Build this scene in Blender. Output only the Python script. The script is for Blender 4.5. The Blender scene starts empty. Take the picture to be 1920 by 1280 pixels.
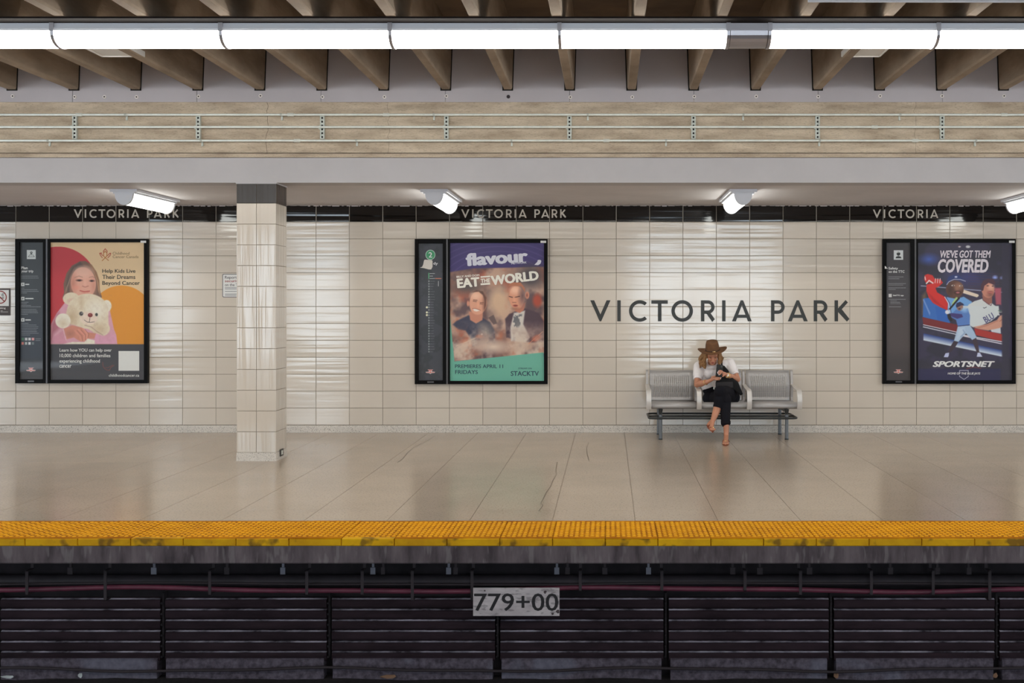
import bpy, math, random
import numpy as np
from mathutils import Vector, Matrix, noise as mnoise

random.seed(7)
rng = np.random.default_rng(5)
sc = bpy.context.scene
col = sc.collection

# ------------------------------------------------------------------ camera
F = 2350.0            # focal length in pixels of the 1920 px wide frame
PX, PY = 1141.0, 575.0  # where the view axis meets the frame
EYE = 1.53
cd = bpy.data.cameras.new('camera')
cam = bpy.data.objects.new('camera', cd)
col.objects.link(cam)
cam.location = (0, 0, EYE)
cam.rotation_euler = (math.radians(90), 0, 0)
cd.sensor_fit = 'HORIZONTAL'
cd.sensor_width = 36.0
cd.lens = 36.0 * F / 1920.0
cd.shift_x = (960 - PX) / 1920.0
cd.shift_y = (PY - 640) / 1920.0
cd.clip_start = 0.05
cd.clip_end = 200
sc.camera = cam

# ------------------------------------------------------------------ world, exposure
world = bpy.data.worlds.new('world')
sc.world = world
world.use_nodes = True
bg = world.node_tree.nodes['Background']
bg.inputs['Color'].default_value = (0.80, 0.90, 1.0, 1)
bg.inputs['Strength'].default_value = 1.1
sc.view_settings.view_transform = 'Standard'
sc.view_settings.look = 'None'
sc.view_settings.exposure = 1.29
sc.view_settings.gamma = 1.0
sc.view_settings.use_curve_mapping = False

TUBE_E = 6.0       # emission of the fluorescent diffusers
WINDOW_E = 4.0     # emission of the daylit windows behind the camera
SMALL_E = 4.5      # emission of the small platform lights


# ------------------------------------------------------------------ helpers
def X(px, Y): return (px - PX) * Y / F
def Z(py, Y): return EYE - (py - PY) * Y / F
def P(px, py, Y): return (X(px, Y), Y, Z(py, Y))


def lin(c):
    c = np.asarray(c, float) / 255.0
    return np.where(c <= 0.04045, c / 12.92, ((c + 0.055) / 1.055) ** 2.4)


WL = {}     # world location of every object, by name


def wl(o): return WL.get(o.name, Vector((0, 0, 0))) if o is not None else Vector((0, 0, 0))


def tag(o, label=None, cat=None, group=None, kind=None):
    if label: o['label'] = label
    if cat: o['category'] = cat
    if group: o['group'] = group
    if kind: o['kind'] = kind
    return o


def empty(name, loc, parent=None):
    o = bpy.data.objects.new(name, None)
    o.empty_display_size = 0.1
    col.objects.link(o)
    loc = Vector(loc)
    o.parent = parent
    o.location = loc - wl(parent)
    WL[o.name] = loc
    return o


def thing(name, loc, label, cat, group=None):
    return tag(empty(name, loc), label, cat, group)


def put(name, me, loc, parent=None):
    o = bpy.data.objects.new(name, me)
    col.objects.link(o)
    loc = Vector(loc)
    o.parent = parent
    o.location = loc - wl(parent)
    WL[o.name] = loc
    return o


class MB:
    """collects shapes in world coordinates; build() links them as one mesh object"""
    def __init__(s):
        s.v, s.f, s.m = [], [], []
        s.cur = 0

    def add(s, vs, fs):
        n = len(s.v)
        s.v += [tuple(v) for v in vs]
        s.f += [tuple(n + i for i in f) for f in fs]
        s.m += [s.cur] * len(fs)
        return s

    def box(s, x0, y0, z0, x1, y1, z1):
        vs = [(x0, y0, z0), (x1, y0, z0), (x1, y1, z0), (x0, y1, z0), (x0, y0, z1), (x1, y0, z1), (x1, y1, z1), (x0, y1, z1)]
        return s.add(vs, [(3, 2, 1, 0), (4, 5, 6, 7), (0, 1, 5, 4), (1, 2, 6, 5), (2, 3, 7, 6), (3, 0, 4, 7)])

    def cbox(s, x0, y0, z0, x1, y1, z1, c=0.004):
        """box with chamfered front (-Y) edges and all four sides"""
        a = [(x0 + c, y0, z0 + c), (x1 - c, y0, z0 + c), (x1 - c, y0, z1 - c), (x0 + c, y0, z1 - c)]
        b = [(x0, y0 + c, z0), (x1, y0 + c, z0), (x1, y0 + c, z1), (x0, y0 + c, z1)]
        d = [(x0, y1, z0), (x1, y1, z0), (x1, y1, z1), (x0, y1, z1)]
        fs = [(0, 1, 2, 3), (8 + 3, 8 + 2, 8 + 1, 8)]
        for i in range(4):
            j = (i + 1) % 4
            fs.append((i + 4, j + 4, j, i))
            fs.append((i + 8, j + 8, j + 4, i + 4))
        return s.add(a + b + d, fs)

    def prism(s, pts, y0, y1):
        """pts = (x, z) polygon extruded along Y"""
        n = len(pts)
        A = sum(pts[i][0] * pts[(i + 1) % n][1] - pts[(i + 1) % n][0] * pts[i][1] for i in range(n))
        if A < 0: pts = pts[::-1]
        vs = [(x, y0, z) for x, z in pts] + [(x, y1, z) for x, z in pts]
        fs = [tuple(range(n)), tuple(range(2 * n - 1, n - 1, -1))]
        fs += [(i + n, (i + 1) % n + n, (i + 1) % n, i) for i in range(n)]
        return s.add(vs, fs)

    def prism_x(s, pts, x0, x1):
        """pts = (y, z) polygon extruded along X"""
        n = len(pts)
        A = sum(pts[i][0] * pts[(i + 1) % n][1] - pts[(i + 1) % n][0] * pts[i][1] for i in range(n))
        if A < 0: pts = pts[::-1]
        vs = [(x0, y, z) for y, z in pts] + [(x1, y, z) for y, z in pts]
        fs = [tuple(range(n - 1, -1, -1)), tuple(range(n, 2 * n))]
        fs += [(i, (i + 1) % n, (i + 1) % n + n, i + n) for i in range(n)]
        return s.add(vs, fs)

    def tube(s, pts, r, n=10, closed=False, caps=True, flat=None):
        """tube along a polyline; r a number or a list"""
        pts = [Vector(p) for p in pts]
        m = len(pts)
        rs = r if isinstance(r, (list, tuple)) else [r] * m
        vs, fs = [], []
        up = None
        for i, p in enumerate(pts):
            if closed:
                t = (pts[(i + 1) % m] - pts[i - 1]).normalized()
            else:
                t = (pts[min(i + 1, m - 1)] - pts[max(i - 1, 0)]).normalized()
            if up is None:
                up = Vector((0, 0, 1)) if abs(t.z) < 0.9 else Vector((1, 0, 0))
            a = t.cross(up).normalized()
            b = a.cross(t).normalized()
            up = b
            for k in range(n):
                ang = 2 * math.pi * k / n
                w = flat if flat else 1.0
                vs.append(p + a * math.cos(ang) * rs[i] + b * math.sin(ang) * rs[i] * w)
        mm = m if closed else m - 1
        for i in range(mm):
            j = (i + 1) % m
            for k in range(n):
                l = (k + 1) % n
                fs.append((i * n + k, i * n + l, j * n + l, j * n + k))
        if not closed and caps:
            fs.append(tuple(range(n - 1, -1, -1)))
            fs.append(tuple((m - 1) * n + k for k in range(n)))
        return s.add(vs, fs)

    def cyl(s, c, axis, r, h, n=12):
        c = Vector(c)
        d = {'x': Vector((1, 0, 0)), 'y': Vector((0, 1, 0)), 'z': Vector((0, 0, 1))}[axis]
        return s.tube([c - d * h / 2, c + d * h / 2], r, n)

    def ell(s, c, r, rot=None, n=14, m=10):
        c = Vector(c)
        if not isinstance(r, (list, tuple)): r = (r, r, r)
        R = rot or Matrix.Identity(3)
        vs, fs = [], []
        vs.append(c + R @ Vector((0, 0, -r[2])))
        for i in range(1, m):
            th = math.pi * i / m - math.pi / 2
            for k in range(n):
                ph = 2 * math.pi * k / n
                vs.append(c + R @ Vector((r[0] * math.cos(th) * math.cos(ph), r[1] * math.cos(th) * math.sin(ph), r[2] * math.sin(th))))
        vs.append(c + R @ Vector((0, 0, r[2])))
        for k in range(n):
            fs.append((0, 1 + (k + 1) % n, 1 + k))
            fs.append((len(vs) - 1, 1 + (m - 2) * n + k, 1 + (m - 2) * n + (k + 1) % n))
        for i in range(m - 2):
            for k in range(n):
                l = (k + 1) % n
                fs.append((1 + i * n + k, 1 + i * n + l, 1 + (i + 1) * n + l, 1 + (i + 1) * n + k))
        return s.add(vs, fs)

    def caps(s, pts, rs, n=12):
        """a tapering limb: tube with balls at every joint (for voxel union)"""
        s.tube(pts, list(rs), n)
        for p, r in zip(pts, rs):
            s.ell(p, r * 0.995, n=n, m=8)
        return s

    def build(s, name, mats, parent=None, origin=None, smooth=False):
        vs = np.array(s.v, float)
        if origin is None:
            if parent is not None:
                origin = wl(parent)
            else:
                lo, hi = vs.min(0), vs.max(0)
                origin = Vector(((lo[0] + hi[0]) / 2, (lo[1] + hi[1]) / 2, lo[2]))
        origin = Vector(origin)
        me = bpy.data.meshes.new(name)
        me.from_pydata([tuple(v) for v in (vs - np.array(origin))], [], s.f)
        if not isinstance(mats, (list, tuple)): mats = [mats]
        for m in mats: me.materials.append(m)
        if len(mats) > 1: me.polygons.foreach_set('material_index', s.m)
        if smooth: me.polygons.foreach_set('use_smooth', [True] * len(me.polygons))
        me.update()
        return put(name, me, origin, parent)


# ------------------------------------------------------------------ materials
def new_mat(name):
    m = bpy.data.materials.new(name)
    m.use_nodes = True
    nt = m.node_tree
    return m, nt, nt.nodes, nt.links, nt.nodes['Principled BSDF']


def mat(name, rgb, rough=0.5, metal=0.0, var=0.0, vscale=8.0, speck=None, bump=0.0, bscale=30.0, spec=0.5, rgb2=None, coat=0.0,
        stretch=None, rand=0.0, detail=6.0):
    m, nt, N, L, b = new_mat(name)
    c = tuple(lin(rgb)) + (1,)
    b.inputs['Roughness'].default_value = rough
    b.inputs['Metallic'].default_value = metal
    b.inputs['Specular IOR Level'].default_value = spec
    b.inputs['Coat Weight'].default_value = coat
    geo = N.new('ShaderNodeNewGeometry')
    mp = N.new('ShaderNodeMapping')
    L.new(geo.outputs['Position'], mp.inputs['Vector'])
    if stretch: mp.inputs['Scale'].default_value = stretch
    out = None
    if var > 0 or rgb2 is not None:
        nz = N.new('ShaderNodeTexNoise')
        nz.inputs['Scale'].default_value = vscale
        nz.inputs['Detail'].default_value = detail
        nz.inputs['Roughness'].default_value = 0.6
        L.new(mp.outputs[0], nz.inputs['Vector'])
        r = N.new('ShaderNodeValToRGB')
        r.color_ramp.elements[0].position = 0.34
        r.color_ramp.elements[1].position = 0.66
        if rgb2 is not None:
            r.color_ramp.elements[0].color = tuple(lin(rgb2)) + (1,)
            r.color_ramp.elements[1].color = c
        else:
            r.color_ramp.elements[0].color = tuple(x * (1 - var) for x in c[:3]) + (1,)
            r.color_ramp.elements[1].color = tuple(min(1, x * (1 + var)) for x in c[:3]) + (1,)
        L.new(nz.outputs['Fac'], r.inputs['Fac'])
        out = r.outputs['Color']
    if speck:
        amount, scale, srgb = speck
        vz = N.new('ShaderNodeTexNoise')
        vz.inputs['Scale'].default_value = scale
        vz.inputs['Detail'].default_value = 2.0
        L.new(mp.outputs[0], vz.inputs['Vector'])
        r2 = N.new('ShaderNodeValToRGB')
        r2.color_ramp.elements[0].position = 0.56
        r2.color_ramp.elements[1].position = 0.66
        L.new(vz.outputs['Fac'], r2.inputs['Fac'])
        mu = N.new('ShaderNodeMath'); mu.operation = 'MULTIPLY'; mu.inputs[1].default_value = amount
        L.new(r2.outputs['Color'], mu.inputs[0])
        mx = N.new('ShaderNodeMix'); mx.data_type = 'RGBA'
        L.new(mu.outputs[0], mx.inputs['Factor'])
        if out: L.new(out, mx.inputs['A'])
        else: mx.inputs['A'].default_value = c
        mx.inputs['B'].default_value = tuple(lin(srgb)) + (1,)
        out = mx.outputs['Result']
    if rand > 0:
        oi = N.new('ShaderNodeObjectInfo')
        mr = N.new('ShaderNodeMapRange')
        mr.inputs['To Min'].default_value = 1 - rand
        mr.inputs['To Max'].default_value = 1 + rand
        L.new(oi.outputs['Random'], mr.inputs['Value'])
        hs = N.new('ShaderNodeHueSaturation')
        L.new(mr.outputs[0], hs.inputs['Value'])
        if out: L.new(out, hs.inputs['Color'])
        else: hs.inputs['Color'].default_value = c
        out = hs.outputs['Color']
    if out: L.new(out, b.inputs['Base Color'])
    else: b.inputs['Base Color'].default_value = c
    if bump > 0:
        nb = N.new('ShaderNodeTexNoise')
        nb.inputs['Scale'].default_value = bscale
        nb.inputs['Detail'].default_value = 5.0
        L.new(mp.outputs[0], nb.inputs['Vector'])
        bp = N.new('ShaderNodeBump')
        bp.inputs['Strength'].default_value = bump
        bp.inputs['Distance'].default_value = 0.01
        L.new(nb.outputs['Fac'], bp.inputs['Height'])
        L.new(bp.outputs['Normal'], b.inputs['Normal'])
    return m


def tile_mat(name, rgb, vertical=False, rough=0.16, rand=0.03, ripple=1.0):
    """glazed tile: the glaze ripples across the tile, which streaks what it mirrors"""
    m, nt, N, L, b = new_mat(name)
    b.inputs['Roughness'].default_value = rough
    geo = N.new('ShaderNodeNewGeometry')
    mp = N.new('ShaderNodeMapping')
    mp.inputs['Scale'].default_value = (24, 24, 0.8) if vertical else (0.6, 0.6, 20)
    L.new(geo.outputs['Position'], mp.inputs['Vector'])
    nz = N.new('ShaderNodeTexNoise')
    nz.inputs['Scale'].default_value = 1.0
    nz.inputs['Detail'].default_value = 0.9
    L.new(mp.outputs[0], nz.inputs['Vector'])
    bp = N.new('ShaderNodeBump')
    bp.inputs['Strength'].default_value = 1.0
    bp.inputs['Distance'].default_value = 0.0030 * ripple
    L.new(nz.outputs['Fac'], bp.inputs['Height'])
    L.new(bp.outputs['Normal'], b.inputs['Normal'])
    oi = N.new('ShaderNodeObjectInfo')
    mr = N.new('ShaderNodeMapRange')
    mr.inputs['To Min'].default_value = 1 - rand
    mr.inputs['To Max'].default_value = 1 + rand
    L.new(oi.outputs['Random'], mr.inputs['Value'])
    n2 = N.new('ShaderNodeTexNoise'); n2.inputs['Scale'].default_value = 3.0
    L.new(geo.outputs['Position'], n2.inputs['Vector'])
    mx = N.new('ShaderNodeMix'); mx.data_type = 'RGBA'
    L.new(n2.outputs['Fac'], mx.inputs['Factor'])
    c = lin(rgb)
    mx.inputs['A'].default_value = tuple(c * 0.97) + (1,)
    mx.inputs['B'].default_value = tuple(np.minimum(1, c * 1.03)) + (1,)
    hs = N.new('ShaderNodeHueSaturation')
    L.new(mr.outputs[0], hs.inputs['Value'])
    L.new(mx.outputs['Result'], hs.inputs['Color'])
    L.new(hs.outputs['Color'], b.inputs['Base Color'])
    return m


def emit_mat(name, rgb, strength):
    m, nt, N, L, b = new_mat(name)
    b.inputs['Base Color'].default_value = (0.8, 0.8, 0.8, 1)
    b.inputs['Emission Color'].default_value = tuple(rgb) + (1,)
    b.inputs['Emission Strength'].default_value = strength
    b.inputs['Roughness'].default_value = 0.4
    return m


def pane_mat(name):
    m = bpy.data.materials.new(name)
    m.use_nodes = True
    nt = m.node_tree; N = nt.nodes; L = nt.links
    N.clear()
    o = N.new('ShaderNodeOutputMaterial')
    mx = N.new('ShaderNodeMixShader')
    fr = N.new('ShaderNodeFresnel')
    ge = N.new('ShaderNodeNewGeometry'); ma = N.new('ShaderNodeMath'); ma.operation = 'MULTIPLY_ADD'
    ma.inputs[1].default_value = 1 / 1.5 - 1.5; ma.inputs[2].default_value = 1.5     # the same glass from both of its sides
    L.new(ge.outputs['Backfacing'], ma.inputs[0]); L.new(ma.outputs[0], fr.inputs['IOR'])
    t = N.new('ShaderNodeBsdfTransparent')
    g = N.new('ShaderNodeBsdfGlossy'); g.inputs['Roughness'].default_value = 0.03
    L.new(fr.outputs[0], mx.inputs[0]); L.new(t.outputs[0], mx.inputs[1]); L.new(g.outputs[0], mx.inputs[2])
    L.new(mx.outputs[0], o.inputs[0])
    return m


def print_mat(name):
    m, nt, N, L, b = new_mat(name)
    a = N.new('ShaderNodeVertexColor'); a.layer_name = 'ink'
    L.new(a.outputs['Color'], b.inputs['Base Color'])
    b.inputs['Roughness'].default_value = 0.45
    return m


M = {}
M['tile'] = tile_mat('cream_glazed_tile', (217, 205, 190), rough=0.10)
M['tile_v'] = tile_mat('cream_column_tile', (208, 196, 181), vertical=True, rough=0.11)
M['black_tile'] = tile_mat('black_glazed_tile', (20, 16, 14), rough=0.07, ripple=0.6)
M['black_tile_v'] = tile_mat('black_column_tile', (50, 42, 37), vertical=True, rough=0.2)
M['grout'] = mat('tile_grout', (122, 108, 92), 0.9, var=0.1)
M['white_grout'] = mat('pale_grout', (190, 184, 172), 0.9)
M['floor'] = mat('terrazzo_floor', (180, 162, 142), 0.19, var=0.05, vscale=1.5, speck=(0.42, 62, (116, 101, 84)), rand=0.03, bump=0.03, bscale=60)
M['floor_joint'] = mat('floor_joint', (132, 116, 98), 0.7)
M['crack'] = mat('floor_crack', (92, 78, 64), 0.9)
M['skirt'] = mat('speckled_terrazzo', (216, 207, 196), 0.5, var=0.06, vscale=6, speck=(0.7, 110, (96, 84, 74)))
M['soffit'] = mat('soffit_plaster', (206, 200, 200), 0.75, var=0.06, vscale=1.2, bump=0.08, bscale=12)
M['fascia'] = mat('painted_fascia', (186, 182, 183), 0.7, var=0.03, vscale=3)
M['concrete'] = mat('board_marked_concrete', (210, 193, 170), 0.85, rgb2=(170, 152, 131), vscale=3.6, stretch=(0.7, 1, 3.2), speck=(0.3, 60, (92, 78, 66)), bump=0.25, bscale=40, detail=9)
M['grey_panel'] = mat('grey_painted_panel', (186, 180, 184), 0.6, var=0.05, vscale=1.3)
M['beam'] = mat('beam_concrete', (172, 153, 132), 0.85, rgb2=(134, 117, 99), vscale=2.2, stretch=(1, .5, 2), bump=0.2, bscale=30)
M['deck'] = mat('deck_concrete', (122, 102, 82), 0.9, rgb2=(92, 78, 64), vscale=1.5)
M['dark_channel'] = mat('dark_painted_channel', (34, 29, 28), 0.8, spec=0.1)
M['notch'] = mat('notch_shade_black', (22, 17, 14), 0.9)  # near-black stand-in for shade in beam notches and strut slots; also panel backing
M['galv'] = mat('galvanised_steel', (236, 240, 232), 0.35, 0.25, var=0.06, vscale=20)
M['strut'] = mat('dull_zinc_steel', (196, 200, 192), 0.5, 0.2, var=0.15, vscale=30)
M['alu'] = mat('strip_light_aluminium', (178, 176, 182), 0.38, 0.6)
M['housing'] = mat('white_light_housing', (222, 224, 230), 0.4)
M['bolt'] = mat('bolt_washer', (232, 226, 220), 0.5)
M['steel'] = mat('brushed_bench_steel', (178, 173, 170), 0.42, 0.30, var=0.04, vscale=6, stretch=(1, 1, 12))
M['arm'] = mat('cast_aluminium_arm', (214, 208, 202), 0.42, 0.30)
M['leg'] = mat('grey_bench_leg', (108, 110, 112), 0.4, 0.6)
M['rail'] = mat('black_bench_rail', (52, 54, 54), 0.32, 0.4)
M['black_frame'] = mat('black_frame_paint', (7, 6, 6), 0.5, spec=0.12)
M['dgrey'] = mat('dark_grey_divider', (92, 90, 92), 0.35, 0.4)
M['white'] = mat('white_plastic', (228, 226, 222), 0.5)
M['letter_black'] = mat('letter_black', (40, 40, 36), 0.4, var=0.12, vscale=20)
M['letter_white'] = mat('letter_cream', (206, 198, 186), 0.5)
M['yellow'] = mat('yellow_tactile', (248, 184, 8), 0.6, var=0.10, vscale=7, rgb2=(240, 170, 6), rand=0.04, speck=(0.12, 45, (150, 90, 10)), spec=0.25)
M['yellow_base'] = mat('yellow_between_domes', (212, 138, 2), 0.8, rgb2=(168, 98, 4), vscale=5, rand=0.06, spec=0.1)
M['yellow_edge'] = mat('yellow_nosing', (236, 180, 6), 0.7, rgb2=(212, 154, 6), vscale=5, speck=(0.75, 9, (96, 68, 26)), spec=0.25, rand=0.05)
M['slab_edge'] = mat('stained_slab_concrete', (114, 102, 105), 0.9, rgb2=(68, 58, 62), vscale=6, stretch=(1.6, 1, .35), speck=(0.4, 16, (140, 132, 132)), detail=9)
M['under'] = mat('sooty_concrete', (40, 34, 38), 0.95, rgb2=(24, 20, 24), vscale=5)
M['rib'] = mat('sooty_rib', (54, 42, 48), 0.9, spec=0.15, rgb2=(38, 29, 34), vscale=4, stretch=(.6, 1, 2), bump=0.2)
M['dust'] = mat('dusty_ledge', (196, 190, 206), 0.95, rgb2=(56, 49, 58), vscale=7, stretch=(1, 1, 1), detail=9)
M['plinth'] = mat('dirty_plinth', (108, 100, 112), 0.95, rgb2=(64, 56, 66), vscale=24, speck=(0.4, 3, (130, 132, 150)), bump=0.6, bscale=70)
M['ground'] = mat('track_bed', (44, 36, 38), 0.95, rgb2=(26, 21, 22), vscale=9, bump=0.8, bscale=40)
M['pipe'] = mat('sooty_pipe', (48, 40, 46), 0.7, rgb2=(32, 27, 31), vscale=6)
M['redcable'] = mat('dull_red_cable', (116, 52, 72), 0.5, rgb2=(84, 38, 54), vscale=5)
M['strap'] = mat('dark_strap', (56, 48, 52), 0.7, 0.2)
M['tagm'] = mat('grey_tag', (120, 120, 132), 0.6)
M['plate'] = mat('weathered_aluminium_plate', (214, 204, 204), 0.6, 0.0, rgb2=(182, 171, 173), vscale=5, stretch=(1, 1, 3), speck=(0.5, 16, (86, 76, 80)))
M['rust'] = mat('burnt_spot', (62, 50, 54), 0.9, rgb2=(98, 86, 88), vscale=40)
M['litter'] = mat('litter_paper', (200, 205, 205), 0.8)
M['litter_brown'] = mat('litter_leaf', (142, 108, 84), 0.8)
M['skin'] = mat('tanned_skin', (196, 134, 104), 0.5, var=0.05, vscale=12)
M['hair'] = mat('frizzy_hair', (178, 134, 90), 0.8, rgb2=(134, 96, 60), vscale=60, bump=0.9, bscale=110)
M['hat'] = mat('brown_felt', (112, 74, 42), 0.8, rgb2=(96, 62, 34), vscale=20)
M['hat_band'] = mat('hat_band', (74, 46, 26), 0.6)
M['gold'] = mat('gold_metal', (236, 200, 138), 0.25, 0.9)
M['shirt'] = mat('white_knit', (248, 240, 238), 0.85, bump=0.25, bscale=25)
M['trousers'] = mat('black_trousers', (22, 21, 27), 0.9, spec=0.2, bump=0.4, bscale=14)
M['bag'] = mat('black_bag_leather', (10, 9, 10), 0.6, spec=0.25, bump=0.2, bscale=20)
M['bag2'] = mat('dark_grey_flap', (40, 35, 36), 0.5, spec=0.3)
M['phone'] = mat('phone_case', (8, 8, 10), 0.35, spec=0.3)
M['sandal'] = mat('tan_sandal_leather', (150, 84, 56), 0.5)
M['lip'] = mat('lips', (150, 72, 66), 0.5)
M['eye'] = mat('closed_lashes', (52, 32, 26), 0.6)
M['nail'] = mat('pale_nails', (244, 226, 226), 0.3)
M['print'] = print_mat('printed_paper')
M['pane'] = pane_mat('clear_glazing')
M['tube'] = emit_mat('fluorescent_diffuser', (1.0, 0.97, 0.90), TUBE_E)
M['tube_small'] = emit_mat('platform_light_diffuser', (0.97, 1.0, 0.95), SMALL_E)
M['window'] = emit_mat('daylit_window', (0.76, 0.89, 1.0), WINDOW_E)
M['opp'] = mat('opposite_wall_paint', (74, 64, 56), 0.7)
M['outlet'] = mat('outlet_plate', (60, 62, 60), 0.4, 0.3)

XL, XR = -14.0, 14.0
TS = 153.9                      # pixels per metre at the far wall
YW = F / TS                     # far wall face
YE = EYE * F / (1009 - PY)      # platform edge
YT = EYE * F / (976 - PY)       # back of the yellow strip
YF = 12.43                      # fascia and column plane
ZC = Z(385.5, YW)               # soffit height

# ------------------------------------------------------------------ back wall with its tiles
wall = MB().box(XL, YW + 0.008, -0.1, XR, YW + 0.30, ZC + 0.3).build('wall_back', M['grout'])
tag(wall, kind='structure')
TW, TH = 62.55 / TS, 31.71 / TS
x_ref = X(1218, YW)
rows = [(Z(796.5 - k * 31.71, YW)) for k in range(13)]       # bottoms; last is the black row
POSTERS = [(28, 276), (778, 1026), (1656, 1904)]
pt, pb = 448, 719


def tile_mesh(name, w, h, d, m, c=0.0022, axis='y'):
    b = MB().cbox(-w / 2, -0.0, -h / 2, w / 2, d, h / 2, c)
    if axis == 'x':     # face looks along +X
        b.v = [(-y, x, z) for x, y, z in b.v]
    elif axis == '-x':
        b.v = [(y, -x, z) for x, y, z in b.v]
    me = bpy.data.meshes.new(name)
    me.from_pydata(b.v, [], b.f)
    me.materials.append(m)
    return me


g = 0.0042
me_tile = tile_mesh('tile', TW - g, TH - g, 0.010, M['tile'])
me_blk = tile_mesh('tile', TW - g * 1.9, TH - g * 1.2, 0.010, M['black_tile'])
cells = []
for k in range(12):
    zc = rows[k] + TH / 2
    pyc = 796.5 - (k + 0.5) * 31.71
    for i in range(-37, 28):
        xc = x_ref + (i + 0.5) * TW
        if xc < XL + .2 or xc > XR - .2: continue
        pxc = PX + xc * TS
        hid = any(a + 31 < pxc < b - 31 for a, b in POSTERS) and pt + 16 < pyc < pb - 16
        if hid: continue
        off = max(0, -(pxc + 31), pxc - 31 - 1920)
        part_hid = any(a - 10 < pxc < b + 10 for a, b in POSTERS) and pt < pyc < pb
        cells.append((off * 10 + (5 if part_hid else 0), xc, zc, k))
cells.sort(key=lambda t: t[0])
for q, (_, xc, zc, k) in enumerate(cells[:300]):
    o = put('tile', me_tile, (xc, YW + random.uniform(-.0006, .0006), zc), wall)
    o.rotation_euler = (math.radians(random.gauss(0, .10)), 0, math.radians(random.gauss(0, .16)))
fld = MB()
for _, xc, zc, k in cells[300:]:
    fld.cbox(xc - TW / 2 + g / 2, YW, zc - TH / 2 + g / 2, xc + TW / 2 - g / 2, YW + .01, zc + TH / 2 - g / 2, .0022)
o = fld.build('tile_field', M['tile'], wall); tag(o, kind='stuff')

fr = MB().box(XL, YW + 0.004, rows[12], XR, YW + 0.0079, rows[12] + TH).build('trim_1', M['white_grout'])
tag(fr, kind='structure')
for i in range(-26, 20):
    xc = x_ref + (i + 0.5) * TW
    o = put('tile', me_blk, (xc, YW - .0015, rows[12] + TH / 2), fr)
    o.rotation_euler = (math.radians(random.gauss(0, .25)), 0, math.radians(random.gauss(0, .35)))
base = MB().prism_x([(YW - .012, 0), (YW - .012, .075), (YW - .004, rows[0] - .004), (YW + .02, rows[0] - .004), (YW + .02, 0)], XL, XR).build('baseboard_back', M['skirt'])
tag(base, kind='structure')

# soffit (low ceiling over the far platform) and fascia
sof = MB().box(XL, YF + .02, ZC, XR, YW + .3, ZC + .25).build('ceiling_soffit', M['soffit'])
tag(sof, kind='structure')
# peeling paint line where soffit and tiles meet
pl = MB()
x = X(0, YW) - .5
while x < X(1920, YW) + .5:
    w = random.uniform(.02, .09)
    pl.box(x, YW - random.uniform(.004, .012), ZC - random.uniform(.002, .011), x + w, YW + .01, ZC + .002)
    x += w + random.uniform(.0, .05)
o = pl.build('peeling_plaster_edge', M['soffit'], sof); tag(o, kind='stuff')

ztop_f = Z(297, YF)
fas = MB().box(XL, YF, ZC - .001, XR, YF + .3, ztop_f).build('trim_2', M['fascia']); tag(fas, kind='structure')
zl1, zl2 = Z(297, YF), Z(286, YF)
led = MB().prism_x([(YF + .05, zl1), (YF + .05, zl1 + .009), (YF - .008, zl1 + .011), (YF - .014, zl1 + .028), (YF - .008, zl2 - .012), (YF + .05, zl2 - .009),
                    (YF + .05, zl2), (YF + .1, zl2), (YF + .1, zl1)], XL, XR).build('trim_3', M['concrete']); tag(led, kind='structure')
zb = Z(190, YF)
band = MB().box(XL, YF + .012, zl2, XR, YF + .3, zb + .02).build('wall_concrete_band', M['concrete']); tag(band, kind='structure')
for (cx, y0, y1) in ((500, 190, 290), (1140 + 576, 190, 296), (728, 192, 292)):
    pts = []
    yy = y0
    while yy <= y1:
        pts.append((X(cx + random.uniform(-3, 3), YF), YF + .0115, Z(yy, YF))); yy += 9
    MB().tube(pts, .0016 if cx == 500 else .001, 4).build('crack', M['crack'], band)

# grey upper panels, bolts
up = MB().box(XL, YF + .02, zb, XR, YF + .30, 4.32).build('wall_upper', M['notch']); tag(up, kind='structure')
jx = 602.0
sp = 233.0
k = -4
while k < 9:
    a, b_ = X(jx + k * sp, YF), X(jx + (k + 1) * sp, YF)
    MB().cbox(a + .002, YF, zb - .006, b_ - .002, YF + .03, 4.30, .002).build('panel', M['grey_panel'], up)
    k += 1
beam_px = [23 + i * 116.15 for i in range(-5, 23)]
for bx in beam_px + [195.0]:
    if not -60 < bx < 1990: continue
    x, z = X(bx + 1, YF), Z(181 + random.uniform(-1.5, 1.5), YF)
    dk = abs(bx - 952) < 3
    m = MB(); m.cur = 0; m.cyl((x, YF - .003, z), 'y', .018, .006, 12); m.cur = 1; m.cyl((x, YF - .008, z), 'y', .0075, .006, 6)
    m.build('bolt', [M['strap'] if dk else M['bolt'], M['strap']], up)

# ------------------------------------------------------------------ roof deck and its beams
ZB = Z(164.5, YF - .1)
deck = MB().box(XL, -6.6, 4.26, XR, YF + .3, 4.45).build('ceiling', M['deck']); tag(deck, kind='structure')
bw0, bw1, bh = .042, .062, 4.26 - ZB
y0, y1 = -6.5, YF - .002
bm = MB()
sec = [(-bw1, bh), (-bw0 - .002, .02), (-bw0 + .006, 0), (bw0 - .006, 0), (bw0 + .002, .02), (bw1, bh)]
bm.prism(sec, y0, y1)
me_beam = bpy.data.meshes.new('beam'); me_beam.from_pydata(bm.v, [], bm.f); me_beam.materials.append(M['beam'])
nm = MB().prism([(-bw1 - .012, bh), (-bw0 - .012, -.012), (bw0 + .010, -.012), (bw1 + .010, bh)], -.004, .002)  # thin dark plate painted as the shaded gap around each beam end
me_notch = bpy.data.meshes.new('beam_pocket_shade'); me_notch.from_pydata(nm.v, [], nm.f); me_notch.materials.append(M['notch'])
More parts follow.
